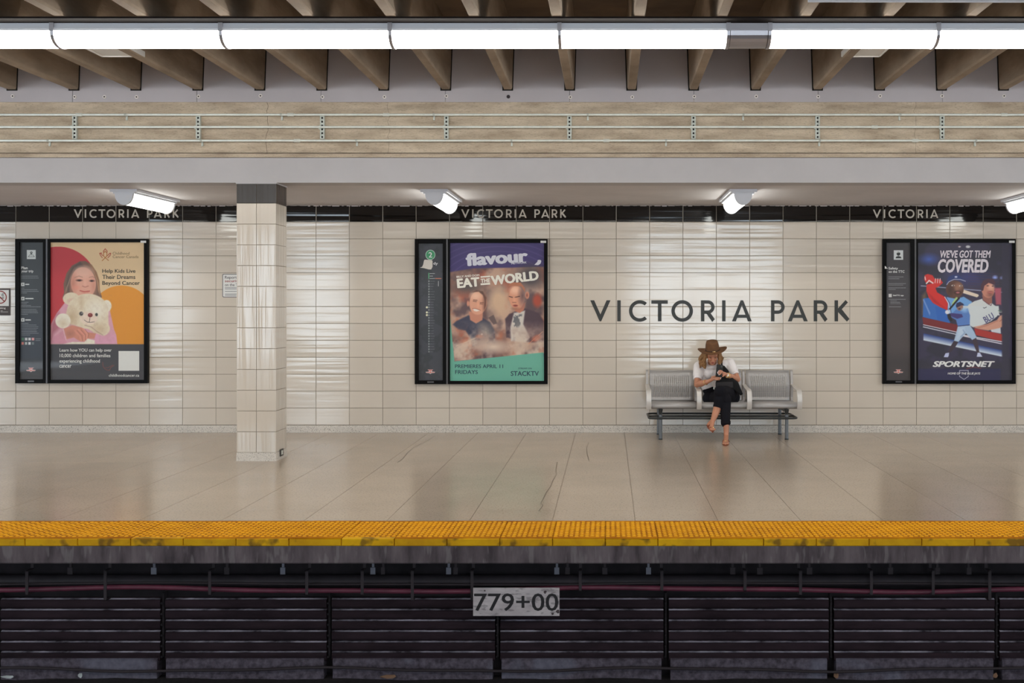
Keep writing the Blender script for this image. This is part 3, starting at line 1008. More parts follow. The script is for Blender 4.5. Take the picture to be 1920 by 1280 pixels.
# ------------------------------------------------------------------ painting flat prints into vertex colours
class Paint:
    def __init__(s, x0, y0, x1, y1, R, rgb):
        s.b = (x0, y0, x1, y1)
        s.nx, s.ny = int((x1 - x0) * R) + 1, int((y1 - y0) * R) + 1
        s.x, s.y = np.meshgrid(np.linspace(x0, x1, s.nx), np.linspace(y0, y1, s.ny))
        s.im = np.ones((s.ny, s.nx, 3)) * np.array(rgb, float)

    def blend(s, a, rgb):
        a = np.clip(a, 0, 1)[..., None]
        s.im = s.im * (1 - a) + np.array(rgb, float) * a
        return s

    def ell(s, cx, cy, rx, ry, rgb, soft=.6, a=1.0, rot=0):
        t = math.radians(rot)
        dx, dy = s.x - cx, s.y - cy
        u = (dx * math.cos(t) + dy * math.sin(t)) / rx; v = (-dx * math.sin(t) + dy * math.cos(t)) / ry
        d = (np.sqrt(u * u + v * v) - 1) * min(rx, ry)
        return s.blend(a * (0.5 - d / soft), rgb)

    def poly(s, pts, rgb, soft=.7, a=1.0):
        ins = np.zeros(s.x.shape, bool); dist = np.full(s.x.shape, 1e9)
        n = len(pts)
        for i in range(n):
            (ax, ay), (bx, by) = pts[i], pts[(i + 1) % n]
            ex, ey = bx - ax, by - ay
            L2 = ex * ex + ey * ey + 1e-9
            t = np.clip(((s.x - ax) * ex + (s.y - ay) * ey) / L2, 0, 1)
            dist = np.minimum(dist, np.hypot(s.x - ax - t * ex, s.y - ay - t * ey))
            c = (ay > s.y) != (by > s.y)
            xi = ax + (s.y - ay) * ex / (ey if abs(ey) > 1e-9 else 1e-9)
            ins ^= c & (s.x < xi)
        d = np.where(ins, -dist, dist)
        return s.blend(a * (0.5 - d / soft), rgb)

    def line(s, pts, w, rgb, soft=.6, a=1.0):
        dist = np.full(s.x.shape, 1e9)
        for (ax, ay), (bx, by) in zip(pts[:-1], pts[1:]):
            ex, ey = bx - ax, by - ay
            t = np.clip(((s.x - ax) * ex + (s.y - ay) * ey) / (ex * ex + ey * ey + 1e-9), 0, 1)
            dist = np.minimum(dist, np.hypot(s.x - ax - t * ex, s.y - ay - t * ey))
        return s.blend(a * (0.5 - (dist - w / 2) / soft), rgb)

    def clouds(s, rgb, scale, a, seed=0, lo=.45, hi=.75, mask=None):
        r = np.random.default_rng(seed)
        tot = np.zeros(s.x.shape); amp = 1.0; sm = 0
        for o in range(4):
            k = scale / 2 ** o
            gx, gy = (s.x - s.b[0]) / k, (s.y - s.b[1]) / k
            g_ = r.random((int(gy.max()) + 3, int(gx.max()) + 3))
            ix, iy = gx.astype(int), gy.astype(int)
            fx, fy = gx - ix, gy - iy
            fx, fy = fx * fx * (3 - 2 * fx), fy * fy * (3 - 2 * fy)
            v = (g_[iy, ix] * (1 - fx) + g_[iy, ix + 1] * fx) * (1 - fy) + (g_[iy + 1, ix] * (1 - fx) + g_[iy + 1, ix + 1] * fx) * fy
            tot += v * amp; sm += amp; amp *= .55
        v = np.clip((tot / sm - lo) / (hi - lo), 0, 1) * a
        if mask is not None: v = v * mask
        return s.blend(v, rgb)

    def mask_poly(s, pts, soft=1.0):
        im = s.im; s.im = np.zeros_like(im); s.poly(pts, (1, 1, 1), soft); m = s.im[..., 0]; s.im = im
        return m

    def build(s, name, Y, parent):
        me = bpy.data.meshes.new(name)
        og = wl(parent)
        n = s.nx * s.ny
        co = np.zeros((n, 3), np.float32)
        co[:, 0] = ((s.x - PX) * Y / F).ravel() - og.x
        co[:, 1] = Y - og.y
        co[:, 2] = (EYE - (s.y - PY) * Y / F).ravel() - og.z
        i = np.arange(s.nx - 1)[None, :] + np.arange(s.ny - 1)[:, None] * s.nx
        q = np.stack([i + s.nx, i + s.nx + 1, i + 1, i], -1).reshape(-1, 4)
        me.vertices.add(n); me.vertices.foreach_set('co', co.ravel())
        me.loops.add(q.size); me.loops.foreach_set('vertex_index', q.ravel().astype(np.int32))
        me.polygons.add(len(q)); me.polygons.foreach_set('loop_start', np.arange(len(q), dtype=np.int32) * 4)
        me.update(calc_edges=True)
        ca = me.color_attributes.new('ink', 'FLOAT_COLOR', 'POINT')
        c = np.ones((n, 4), np.float32); l_ = lin(np.clip(s.im, 0, 255)); c[:, :3] = (l_ * (.95 + .5 * np.minimum(1, l_.max(-1, keepdims=True) / .4)) / (1 + .35 * l_.max(-1, keepdims=True))).reshape(-1, 3)
        ca.data.foreach_set('color', c.ravel())
        me.materials.append(M['print'])
        me.validate()
        return put(name, me, og, parent)


INKS = {}
def ink(rgb):
    if rgb not in INKS: INKS[rgb] = mat('ink_%d_%d_%d' % rgb, tuple(min(246, c * 1.1) for c in rgb), 0.45)
    return INKS[rgb]


def ttc_logo(P_, cx, cy):
    r, w = (196, 74, 62), (232, 214, 210)
    P_.poly([(cx - 9, cy + .5), (cx - 2, cy - .5), (cx - 5, cy - 4), (cx + 5, cy - 4), (cx + 2, cy - .5), (cx + 9, cy + .5), (cx + 7.5, cy + 2.4), (cx + 2.5, cy + 2.6), (cx, cy + 4.4), (cx - 2.5, cy + 2.6), (cx - 7.5, cy + 2.4)], w, .8)
    P_.line([(cx - 3.6, cy - 2.8), (cx + 3.6, cy - 2.8)], 1.2, r, .8); P_.line([(cx - 7, cy + 1.2), (cx + 7, cy + 1.2)], .9, r, .8)
    P_.line([(cx, cy - 2.6), (cx, cy + 2.6)], 1.1, r, .8)


def small_lines(P_, x, ys, ws, rgb=(170, 172, 176), a=.75, r=None):
    for yy, w in zip(ys, ws):
        q = x
        while q < x + w:
            l = random.uniform(1.2, 4.2)
            P_.line([(q, yy), (min(q + l, x + w), yy)], .75, rgb, .7, a)
            q += l + .9


def case(x0, x1, y0, y1, div, lab, pr, ip, name='poster_case'):
    """pr / ip = pixel rectangles of the large poster and of the narrow info sheet"""
    Yf = YW - .060
    t = thing(name, (X((x0 + x1) / 2, YW), YW - .03, Z(y1, YW)), lab, 'poster')
    yb = YW - .001
    zt_, zb_ = Z(y0, Yf), Z(y1, Yf)
    m = MB()
    a, b_, c, d = X(x0, Yf), X(x1, Yf), X(div - 1.4, Yf), X(div + 1.6, Yf)
    def ring(xa, xb, pr_):
        p0, p1, q0, q1 = X(pr_[0], Yf), X(pr_[2], Yf), Z(pr_[1], Yf), Z(pr_[3], Yf)
        m.cbox(xa, Yf, zb_, p0, yb, zt_, .003); m.cbox(p1, Yf, zb_, xb, yb, zt_, .003)
        m.cbox(p0, Yf, q0, p1, yb, zt_, .003); m.cbox(p0, Yf, zb_, p1, yb, q1, .003)
        m.box(p0, yb - .012, q1, p1, yb, q0)
    ring(a, c, ip); ring(d, b_, pr)
    m.build('frame', M['black_frame'], t)
    MB().box(c, Yf + .004, zb_, d, yb, zt_).build('divider', M['dgrey'], t)
    MB().box(X(x1 - 13, Yf), Yf - .001, Z(y0 + 7.2, Yf), X(x1 - 1.5 - 1, Yf), Yf + .001, Z(y0 + 3, Yf)).build('number_tag', M['white'], t)
    mm = MB(); mm.box(X((ip[0] + ip[2]) / 2 - 6, Yf), Yf - .001, Z(y1 - 2.6, Yf), X((ip[0] + ip[2]) / 2 + 6, Yf), Yf + .001, Z(y1 - 5.4, Yf)); mm.build('lock_plate', M['dgrey'], t)
    for r in (pr, ip):
        MB().add([(X(r[0], Yf), Yf + .012, Z(r[3], Yf)), (X(r[2], Yf), Yf + .012, Z(r[3], Yf)), (X(r[2], Yf), Yf + .012, Z(r[1], Yf)), (X(r[0], Yf), Yf + .012, Z(r[1], Yf))], [(0, 1, 2, 3)]).build('glass_pane', M['pane'], t)
    return t


YPR = YW - .030      # plane of the prints
YTX = YPR - .0015    # plane of the overprinted lettering
RES = 1.35

# --- left case
t = case(28, 276.5, 448, 718.5, 87, 'left poster case: smiling girl hugging a cream teddy bear, beside a trip-planning panel', (93, 454, 269.5, 712), (36, 454, 80, 711))
p = Paint(92, 453, 270.5, 713, RES, (222, 192, 150))
c1 = lambda u, v: (88 + u / 9.016, 448 + v / 9.016)
c2 = lambda u, v: (88 + u / 9.144, 580 + v / 9.144)
def cc1(*l): return [c1(u, v) for u, v in l]
def cc2(*l): return [c2(u, v) for u, v in l]
p.ell(88 + 190 / 9.016, 448 + 800 / 9.016, 665 / 9.016, 672 / 9.016, (186, 50, 58))
p.blend(np.clip((p.y - 470) / 200, 0, 1) * .35 * (np.hypot(p.x - 109, p.y - 537) < 73), (206, 42, 42))
p.ell(88 + 1260 / 9.016, 448 + 1380 / 9.016, 560 / 9.016, 595 / 9.016, (222, 146, 42))
p.poly([(93, 600), (93, 650), (88 + 640 / 9.016, 650), (88 + 640 / 9.016, 560), (110, 560)], (190, 48, 54)) if False else None
# hair back
p.poly(cc1((560, 375), (420, 450), (330, 580), (280, 760), (290, 900), (260, 1000), (330, 1060), (900, 1020), (930, 980), (890, 850), (885, 700), (840, 560), (750, 430), (650, 370)), (122, 92, 76), 1.2)
p.poly(cc1((560, 380), (430, 470), (350, 620), (320, 780), (370, 960), (420, 700), (520, 560), (640, 470)), (98, 80, 72), 2.5, .8)
p.poly(cc1((700, 420), (790, 540), (850, 700), (860, 880), (905, 980), (885, 700), (840, 560), (760, 440)), (150, 108, 78), 2, .8)
# face
p.ell(*c1(615, 745), 212 / 9.016, 270 / 9.016, (222, 164, 142), 1.5, rot=-6)
p.ell(*c1(620, 560), 150 / 9.016, 100 / 9.016, (232, 182, 160), 8, .8)
p.ell(*c1(440, 760), 55 / 9.016, 150 / 9.016, (190, 124, 104), 8, .7)
p.ell(*c1(790, 800), 40 / 9.016, 120 / 9.016, (196, 134, 112), 7, .6)
p.ell(*c1(500, 820), 60 / 9.016, 45 / 9.016, (226, 150, 128), 6, .7)
p.ell(*c1(545, 698), 52 / 9.016, 17 / 9.016, (96, 60, 54), 1.6); p.ell(*c1(760, 706), 42 / 9.016, 16 / 9.016, (96, 60, 54), 1.6)
p.line(cc1((470, 650), (540, 625), (600, 645)), 1.0, (150, 104, 88), 1.5, .8); p.line(cc1((715, 648), (770, 635), (810, 655)), 1.0, (150, 104, 88), 1.5, .8)
p.ell(*c1(645, 740), 20 / 9.016, 60 / 9.016, (234, 180, 158), 4, .8)
p.line(cc1((600, 795), (645, 812), (700, 795)), 1.3, (168, 100, 84), 1.2, .9)
p.line(cc1((560, 872), (630, 890), (720, 880)), 1.9, (188, 84, 76), 1.0); p.line(cc1((590, 905), (640, 915), (700, 902)), 1.2, (206, 126, 110), 1.5, .7)
p.ell(*c1(548, 700), 20 / 9.016, 13 / 9.016, (52, 34, 32), 1.0); p.ell(*c1(757, 708), 18 / 9.016, 12 / 9.016, (52, 34, 32), 1.0)
for u_ in range(9):
    p.line(cc1((470 - u_ * 14, 470 + u_ * 38), (400 - u_ * 12, 640 + u_ * 30), (340 - u_ * 6, 860 + u_ * 14)), .5, (160, 128, 108), 1.2, .45)
    p.line(cc1((760 + u_ * 8, 480 + u_ * 20), (830 + u_ * 5, 640 + u_ * 14), (868 + u_ * 3, 860 + u_ * 8)), .5, (182, 140, 104), 1.2, .4)
# pink sweater
p.poly(cc2((60, 590), (70, 250), (170, 60), (300, -110), (420, -180), (1000, -150), (1070, -30), (1120, 200), (1150, 340), (1190, 440), (1205, 592)), (216, 158, 172), 1.2)
p.poly(cc2((60, 590), (70, 250), (160, 80), (210, 40), (250, 300), (120, 420)), (176, 104, 118), 5, .7)
# bear body and head
bear, shade, hi = (228, 212, 184), (198, 172, 136), (240, 230, 210)
p.ell(*c1(410, 1010), 140 / 9.016, 108 / 9.016, bear, 1.4); p.ell(*c1(410, 1050), 60 / 9.016, 50 / 9.016, (214, 178, 156), 4, .7)
p.ell(*c1(1010, 1130), 82 / 9.016, 100 / 9.016, hi, 1.4)
p.ell(*c2(700, 30), 355 / 9.144, 300 / 9.144, bear, 1.6)
p.poly(cc2((330, 60), (400, 250), (640, 300), (860, 420), (960, 440), (1060, 320), (1050, 0), (700, -180), (400, -150)), bear, 2); p.ell(*c2(930, 330), 150 / 9.144, 125 / 9.144, bear, 1.6)
for q_ in range(150):
    a_ = random.uniform(0, 6.283); rr_ = random.uniform(.2, 1.0)
    fx_, fy_ = 700 + 350 * rr_ * math.cos(a_), 30 + 290 * rr_ * math.sin(a_)
    p.line(cc2((fx_, fy_), (fx_ + 26 * math.cos(a_), fy_ + 30)), .5, random.choice(((206, 184, 150), (246, 238, 222), (214, 194, 162))), 1.0, .55)
p.ell(*c2(840, 0), 190 / 9.144, 170 / 9.144, hi, 14, .7)
p.ell(*c2(430, 130), 90 / 9.144, 140 / 9.144, shade, 12, .8); p.ell(*c2(900, 330), 110 / 9.144, 80 / 9.144, shade, 10, .6); p.ell(*c2(590, -120), 40 / 9.144, 90 / 9.144, shade, 7, .6)
p.ell(*c2(275, 195), 130 / 9.144, 128 / 9.144, hi, 1.6); p.ell(*c2(275, 235), 70 / 9.144, 60 / 9.144, shade, 9, .5)
p.ell(*c2(715, 150), 148 / 9.144, 112 / 9.144, (238, 216, 196), 2.2)
p.ell(*c2(742, 97), 42 / 9.144, 36 / 9.144, (128, 44, 42), .9); p.ell(*c2(735, 84), 14 / 9.144, 9 / 9.144, (190, 110, 100), 1.4, .7)
p.ell(*c2(588, 72), 34 / 9.144, 36 / 9.144, (70, 66, 64), 1.0); p.ell(*c2(850, 88), 24 / 9.144, 28 / 9.144, (66, 66, 60), 1.0)
p.ell(*c2(600, 62), 9 / 9.144, 9 / 9.144, (190, 190, 190), 1, .8)
p.line(cc2((738, 135), (728, 215)), .9, (74, 44, 38)); p.line(cc2((640, 180), (690, 215), (740, 222), (810, 212)), .9, (74, 44, 38))
p.line(cc2((650, 270), (760, 300), (860, 380), (960, 440)), 1.2, (150, 112, 96), 2, .7)
# arms and hands
p.poly(cc2((60, 590), (100, 480), (280, 360), (340, 520), (330, 592)), (212, 146, 162), 1.2)
p.poly(cc2((820, 400), (1010, 470), (1100, 410), (1190, 480), (1205, 592), (820, 592)), (222, 160, 182), 1.2)
p.poly(cc2((290, 330), (430, 270), (600, 310), (700, 390), (840, 410), (815, 500), (690, 500), (640, 550), (560, 540), (460, 480), (340, 510)), (208, 136, 114), 1.4)
p.line(cc2((620, 330), (690, 420), (680, 500)), 2.4, (224, 154, 132), 1.5); p.line(cc2((540, 340), (640, 440), (640, 540)), 2.6, (222, 150, 128), 1.5)
p.line(cc2((480, 370), (560, 450), (590, 540)), 2.4, (218, 146, 124), 1.5)
for q in (((585, 350), (662, 440), (660, 530)), ((515, 360), (600, 450), (612, 540)), ((655, 340), (715, 420), (705, 480))):
    p.line(cc2(*q), .7, (150, 84, 70), 1.2, .8)
p.ell(*c2(400, 420), 60 / 9.144, 50 / 9.144, (160, 104, 86), 8, .6)
p.line(cc2((278, 335), (300, 430), (330, 525)), 1.2, (236, 196, 200), 1.2)
p.poly(cc2((290, 592), (440, 555), (640, 560), (700, 500), (820, 530), (820, 592)), hi, 2)
p.clouds((150, 110, 84), 5, .12, 3, mask=(p.y < 645) * 1.0 * p.mask_poly(cc2((150, -250), (1100, -250), (1200, 592), (60, 592)), 6))
# bottom band
p.poly([(80, 645), (290, 645), (290, 730), (80, 730)], (70, 68, 72), .6)
p.line(cc2((955, 905), (965, 980), (1010, 1030), (1070, 1045), (1100, 990), (1150, 960)), .9, (150, 66, 58), 1, .9); p.line(cc2((1010, 990), (1040, 1000), (1130, 950)), .8, (150, 66, 58), 1, .8)
# maple leaf and ribbon emblem
o_ = (176, 108, 50)
p.line(cc1((945, 280), (905, 240), (925, 235), (890, 240), (905, 275), (935, 315)), 1.4, (170, 70, 50)); p.line(cc1((1025, 280), (1060, 240), (1080, 240), (1065, 280), (1030, 315)), 1.4, (170, 70, 50))
p.line(cc1((955, 205), (985, 165), (1018, 205), (1012, 235)), 1.4, (170, 70, 50)); p.line(cc1((955, 205), (958, 235)), 1.4, (170, 70, 50))
p.line(cc1((935, 365), (1010, 290), (1015, 240), (985, 205), (955, 240), (960, 290), (1040, 362)), 1.5, o_)
P1 = p.build('poster_print', YPR, t)
m = MB()
add_text(m, 'Help Kids Live', (88 + 936 / 9.016, 448 + 508 / 9.016, 88 + 1497 / 9.016, 448 + 590 / 9.016), YTX, .018)
add_text(m, 'Their Dreams', (88 + 936 / 9.016, 448 + 605 / 9.016, 88 + 1495 / 9.016, 448 + 676 / 9.016), YTX, .018)
add_text(m, 'Beyond Cancer', (88 + 936 / 9.016, 448 + 708 / 9.016, 88 + 1570 / 9.016, 448 + 796 / 9.016), YTX, .018)
o = m.build('headline', ink((52, 48, 42)), P1)
m = MB()
add_text(m, 'Childhood', (88 + 1112 / 9.016, 448 + 218 / 9.016, 88 + 1395 / 9.016, 448 + 264 / 9.016), YTX)
add_text(m, 'Cancer Canada', (88 + 1112 / 9.016, 448 + 276 / 9.016, 88 + 1548 / 9.016, 448 + 322 / 9.016), YTX)
m.build('charity_name', ink((126, 98, 66)), P1)
m = MB()
for s_, u0, v0, u1, v1 in (('Learn how YOU can help over', 218, 668, 1110, 740), ('10,000 children and families', 218, 758, 1088, 828), ('experiencing childhood', 215, 852, 908, 930), ('cancer', 215, 950, 420, 998), ('childhoodcancer.ca', 1062, 1105, 1582, 1152)):
    add_text(m, s_, (*c2(u0, v0), *c2(u1, v1)), YTX, .008)
m.build('small_text', ink((226, 222, 216)), P1)
m = MB(); m.box(X(88 + 1228 / 9.144, YTX), YTX, Z(580 + 1050 / 9.144, YTX), X(88 + 1582 / 9.144, YTX), YTX + .001, Z(580 + 712 / 9.144, YTX))
m.build('blank_white_square', ink((216, 214, 208)), P1)

p = Paint(33, 453, 83, 712, 2.0, (60, 66, 70))
p.blend(np.clip((p.y - 560) / 60, 0, 1) * .5, (58, 66, 82)); p.blend(np.clip((p.y - 670) / 10, 0, 1) * .8, (62, 60, 62))
p.poly([(50.3, 468.5), (67, 468.5), (67, 485.5), (50.3, 485.5)], (212, 216, 214), .8)
p.ell(58.7, 473.6, 2.2, 2.4, (50, 56, 56), .8); p.ell(58.7, 473.2, .9, .9, (212, 216, 214), .6); p.line([(58.7, 474), (58.7, 478)], 1, (50, 56, 56)); p.line([(53, 481.3), (55.5, 477.8), (57.5, 477.6)], .7, (50, 56, 56)); p.line([(60, 477.6), (62, 477.8), (64.5, 481.3), (53, 481.3)], .7, (50, 56, 56))
small_lines(p, 40, (517.5, 521), (31, 32)); small_lines(p, 40, (540, 543, 546, 549), (5, 30, 32, 11)); small_lines(p, 40, (566.5, 569.5, 572.5, 575, 580, 583, 586, 589), (13, 10, 18, 36, 28, 30, 31, 12))
for yy in (533, 559.6, 599.5):
    p.poly([(39.6, yy - 3.2), (45.8, yy - 3.2), (45.8, yy + 3.2), (39.6, yy + 3.2)], (214, 216, 214), .7); p.ell(42.7, yy, 1.3, 1.6, (110, 116, 116), .8)
p.line([(48.2, 533), (54, 533)], 2, (214, 216, 214), .8); p.line([(48.2, 559.6), (62, 559.6)], 2, (214, 216, 214), .8); p.line([(48.2, 599.6), (57, 599.6)], 2, (214, 216, 214), .8)
small_lines(p, 40, [606 + 3.1 * i for i in range(8)], (13, 28, 32, 31, 28, 29, 32, 16))
for i, c_ in enumerate(((70, 120, 90), (190, 190, 190), (200, 200, 200), (214, 150, 150))): p.poly([(40.3 + 6.4 * i, 633), (45 + 6.4 * i, 633), (45 + 6.4 * i, 638), (40.3 + 6.4 * i, 638)], c_, .8)
for i, c_ in enumerate(((200, 120, 110), (170, 175, 170), (214, 214, 214), (110, 120, 120))): p.poly([(40.3 + 6.4 * i, 641), (44.6 + 6.4 * i, 641), (44.6 + 6.4 * i, 646), (40.3 + 6.4 * i, 646)], c_, .8)
small_lines(p, 67, (635, 638), (9, 9))
ttc_logo(p, 58, 693)
I1 = p.build('info_sheet', YPR, t)
m = MB(); add_text(m, 'Plan', (40, 499.5, 51.8, 504.5), YTX, .02); add_text(m, 'your trip', (40, 505.8, 62.5, 512), YTX, .02); m.build('heading', ink((222, 224, 222)), I1)

# --- middle case
t = case(777.5, 1026.5, 448, 720, 838, 'middle poster case: purple-topped poster of two men in steam, beside a transit line map', (843.5, 455, 1020, 714), (784.5, 456, 830, 713))
p = Paint(842.5, 454, 1021, 715, RES, (74, 62, 118))
b1 = lambda u, v: (840 + u / 9.016, 448 + v / 9.016)
b2 = lambda u, v: (840 + u / 9.144, 580 + v / 9.144)
def bb1(*l): return [b1(u, v) for u, v in l]
def bb2(*l): return [b2(u, v) for u, v in l]
for k in range(7):
    r_ = 60 + k * 9
    dd = np.abs(np.hypot((p.x - 935) * .62, (p.y - 540)) - r_)
    p.blend((1 - dd / 1.6) * .35, (112, 96, 150))
ph = bb1((25, 560), (430, 500), (1620, 470), (1640, 1300)) + [(1020, 662)] + bb2((110, 885)) + [(842, 600)]
p.poly(ph, (150, 112, 98), 3)
mk = p.mask_poly(ph, 2)
p.clouds((196, 160, 138), 45, .9, 11, .40, .62, mk); p.clouds((92, 72, 78), 38, .85, 12, .50, .68, mk); p.clouds((178, 84, 58), 30, .6, 13, .55, .70, mk)
p.ell(*b1(300, 800), 30, 14, (96, 84, 82), 14, .8); p.ell(*b1(1400, 640), 28, 24, (84, 74, 78), 16, .7); p.ell(*b1(850, 1050), 20, 30, (206, 172, 142), 20, .9)
p.ell(*b1(1510, 1040), 9, 13, (168, 72, 52), 5, .8)
# left man
p.poly(bb2((80, 260), (140, 200), (350, 100), (560, 120), (720, 220), (800, 380), (810, 560), (420, 640), (380, 480), (300, 360), (180, 340)), (66, 66, 86), 3)
p.poly(bb2((500, 200), (720, 240), (800, 400), (800, 560), (600, 540)), (120, 112, 112), 10, .7)
p.poly(bb2((360, 40), (380, 180), (480, 240), (590, 180), (600, 20)), (196, 132, 108), 2)
p.ell(*b1(510, 1080), 148 / 9.016, 200 / 9.016, (218, 158, 130), 1.6, rot=6)
p.ell(*b1(470, 960), 90 / 9.016, 70 / 9.016, (240, 192, 164), 7, .8)
p.poly(bb1((390, 900), (480, 865), (590, 885), (650, 990), (640, 1130), (610, 1190), (620, 1050), (590, 950), (520, 890)), (104, 74, 62), 2)
p.ell(*b1(620, 1100), 30 / 9.016, 140 / 9.016, (120, 76, 64), 6, .8); p.ell(*b1(340, 1090), 22 / 9.016, 45 / 9.016, (206, 140, 114), 1.6)
p.line(bb1((430, 1030), (490, 1035)), 1.3, (112, 70, 58), 1.4); p.line(bb1((545, 1075), (595, 1075)), 1.3, (112, 70, 58), 1.4)
p.line(bb1((425, 1050), (480, 1060)), .9, (90, 56, 48), 1.2); p.line(bb1((540, 1095), (585, 1100)), .9, (90, 56, 48), 1.2)
p.ell(*b1(508, 1110), 20 / 9.016, 40 / 9.016, (234, 170, 138), 3, .8)
p.poly(bb1((420, 1180), (480, 1180), (545, 1210), (480, 1225), (440, 1215)), (236, 222, 210), 1.0); p.line(bb1((415, 1175), (460, 1172), (550, 1205)), .8, (140, 66, 56), 1)
# right man
p.poly(bb2((980, 160), (1050, 80), (1180, 20), (1320, -20), (1560, 60), (1640, 200), (1640, 560), (1400, 560), (1000, 480)), (84, 62, 72), 3)
p.poly(bb2((1130, 60), (1320, 20), (1290, 250), (1400, 480), (1330, 560), (1080, 540), (1070, 300)), (206, 196, 186), 3)
p.clouds((90, 90, 96), 9, .8, 21, .5, .6, p.mask_poly(bb2((1120, 90), (1270, 80), (1260, 230), (1200, 330), (1100, 310)), 3))
p.poly(bb2((1140, -60), (1150, 30), (1230, 60), (1300, 10), (1330, -120)), (186, 116, 92), 2)
p.ell(*b1(1160, 990), 128 / 9.016, 195 / 9.016, (214, 150, 120), 1.6, rot=-4)
p.ell(*b1(1130, 860), 80 / 9.016, 70 / 9.016, (240, 190, 160), 7, .8)
p.ell(*b1(1260, 960), 60 / 9.016, 150 / 9.016, (112, 84, 84), 8, .75); p.ell(*b1(1340, 950), 34 / 9.016, 60 / 9.016, (200, 132, 106), 1.4); p.ell(*b1(1335, 950), 14 / 9.016, 30 / 9.016, (140, 84, 70), 2)
p.poly(bb1((1025, 800), (1040, 740), (1100, 730), (1230, 735), (1300, 830), (1300, 900), (1240, 800), (1080, 790)), (172, 108, 80), 1.6)
p.line(bb1((1035, 970), (1090, 985)), 1.6, (84, 54, 48), 1.2); p.line(bb1((1130, 985), (1210, 968)), 1.6, (84, 54, 48), 1.2)
p.ell(*b1(1122, 1030), 22 / 9.016, 48 / 9.016, (226, 160, 130), 3, .9); p.line(bb1((1090, 1070), (1150, 1072)), .9, (130, 76, 62), 1.2)
p.ell(*b1(1140, 1125), 40 / 9.016, 16 / 9.016, (140, 60, 54), 1.4); p.ell(*b1(1150, 1175), 60 / 9.016, 22 / 9.016, (150, 100, 80), 4, .7)
# hands, chopsticks, steam
p.poly(bb2((690, 140), (780, 90), (845, 240), (780, 260)), (110, 90, 88), 1.4)
p.ell(*b2(310, 600), 110 / 9.144, 80 / 9.144, (206, 148, 124), 7, .9); p.line(bb2((150, 620), (380, 530), (560, 450)), 1.2, (220, 180, 150), 1); p.ell(*b2(540, 465), 60 / 9.144, 32 / 9.144, (178, 88, 62), 3); p.ell(*b2(580, 425), 16 / 9.144, 14 / 9.144, (240, 230, 220), 1.5)
p.ell(*b2(1520, 490), 90 / 9.144, 50 / 9.144, (192, 96, 72), 4, rot=-25); p.line(bb2((1380, 590), (1625, 380)), 1.2, (216, 130, 96), 1); p.ell(*b2(900, 460), 40 / 9.144, 60 / 9.144, (196, 110, 72), 6, .8)
mk2 = mk * np.clip((p.y - 600) / 40, 0, 1)
p.clouds((214, 192, 172), 26, .85, 31, .40, .62, mk2); p.clouds((146, 108, 98), 22, .5, 32, .5, .66, mk2)
p.ell(*b2(780, 640), 26, 10, (220, 198, 178), 12, .8)
gpoly = [(842, 716), (1022, 716)] + bb2((1640, 735), (110, 890), (30, 60)) + [(842, 588)]
p.poly(gpoly, (104, 172, 150), .8)
P2 = p.build('poster_print', YPR, t)
m = MB()
add_text(m, 'flavour', (840 + 298 / 9.016, 448 + 205 / 9.016, 840 + 1350 / 9.016, 448 + 425 / 9.016), YTX, .06, rot=4.2)
add_text(m, 'NETWORK', (840 + 1070 / 9.016, 448 + 386 / 9.016, 840 + 1330 / 9.016, 448 + 420 / 9.016), YTX, .03, rot=4.2)
m.build('network_name', ink((216, 214, 226)), P2)
m = MB()
add_text(m, 'BILLY AND DOM', (840 + 143 / 9.016, 448 + 607 / 9.016, 840 + 530 / 9.016, 448 + 642 / 9.016), YTX, .035, rot=4.5)
add_text(m, 'EAT', (840 + 150 / 9.016, 448 + 655 / 9.016, 840 + 535 / 9.016, 448 + 815 / 9.016), YTX, .06, rot=5)
add_text(m, 'THE', (840 + 553 / 9.016, 448 + 668 / 9.016, 840 + 712 / 9.016, 448 + 736 / 9.016), YTX, .04, rot=4.5)
add_text(m, 'WORLD', (840 + 722 / 9.016, 448 + 575 / 9.016, 840 + 1535 / 9.016, 448 + 740 / 9.016), YTX, .06, rot=6.5)
for (v0, v1) in ((628, 652), (748, 778)):
    m.add([P(840 + u / 9.016, 448 + (v - du) / 9.016, YTX) for u, v, du in ((553, v1, -2), (715, v1, 10), (710, v0, 10), (550, v0, -2))], [(0, 1, 2, 3)])
m.build('title', ink((232, 218, 206)), P2)
m = MB()
add_text(m, 'PREMIERES APRIL 11', (*b2(120, 942), *b2(945, 1005)), YTX, .018)
add_text(m, 'FRIDAYS', (*b2(122, 1038), *b2(512, 1106)), YTX, .018)
add_text(m, 'STREAM ON', (*b2(1205, 996), *b2(1435, 1024)), YTX, .01)
add_text(m, 'STACKTV', (*b2(1075, 1056), *b2(1558, 1138)), YTX, .025)
m.build('small_text', ink((38, 68, 84)), P2)

p = Paint(783, 455, 831, 714, 2.0, (72, 74, 82))
p.clouds((58, 62, 66), 18, .6, 41, .5, .6)
p.ell(807, 477.6, 9.2, 9.4, (196, 220, 204), .8); p.ell(807, 477.6, 8.1, 8.3, (66, 150, 104), .8)
p.line([(804, 512), (804, 522)], 1.6, (92, 170, 122), .7); p.line([(804, 523), (804, 658)], 1.2, (110, 122, 118), 1.0, .7)
small_lines(p, 806, (512.6, 517.4), (9, 6), (224, 226, 222), 1)
p.line([(806, 522), (815, 522)], .9, (186, 190, 186)); p.line([(816.5, 522), (827, 522)], 1.4, (206, 120, 96)); p.line([(822, 527), (822, 536)], .9, (190, 190, 190), .8)
for i in range(28):
    yy = 527 + i * 4.9
    if yy < 660:
        p.ell(804.3, yy, 1.1, .9, (168, 172, 172), .8); small_lines(p, 807, (yy,), (random.uniform(4, 9),), (130, 134, 138), .7)
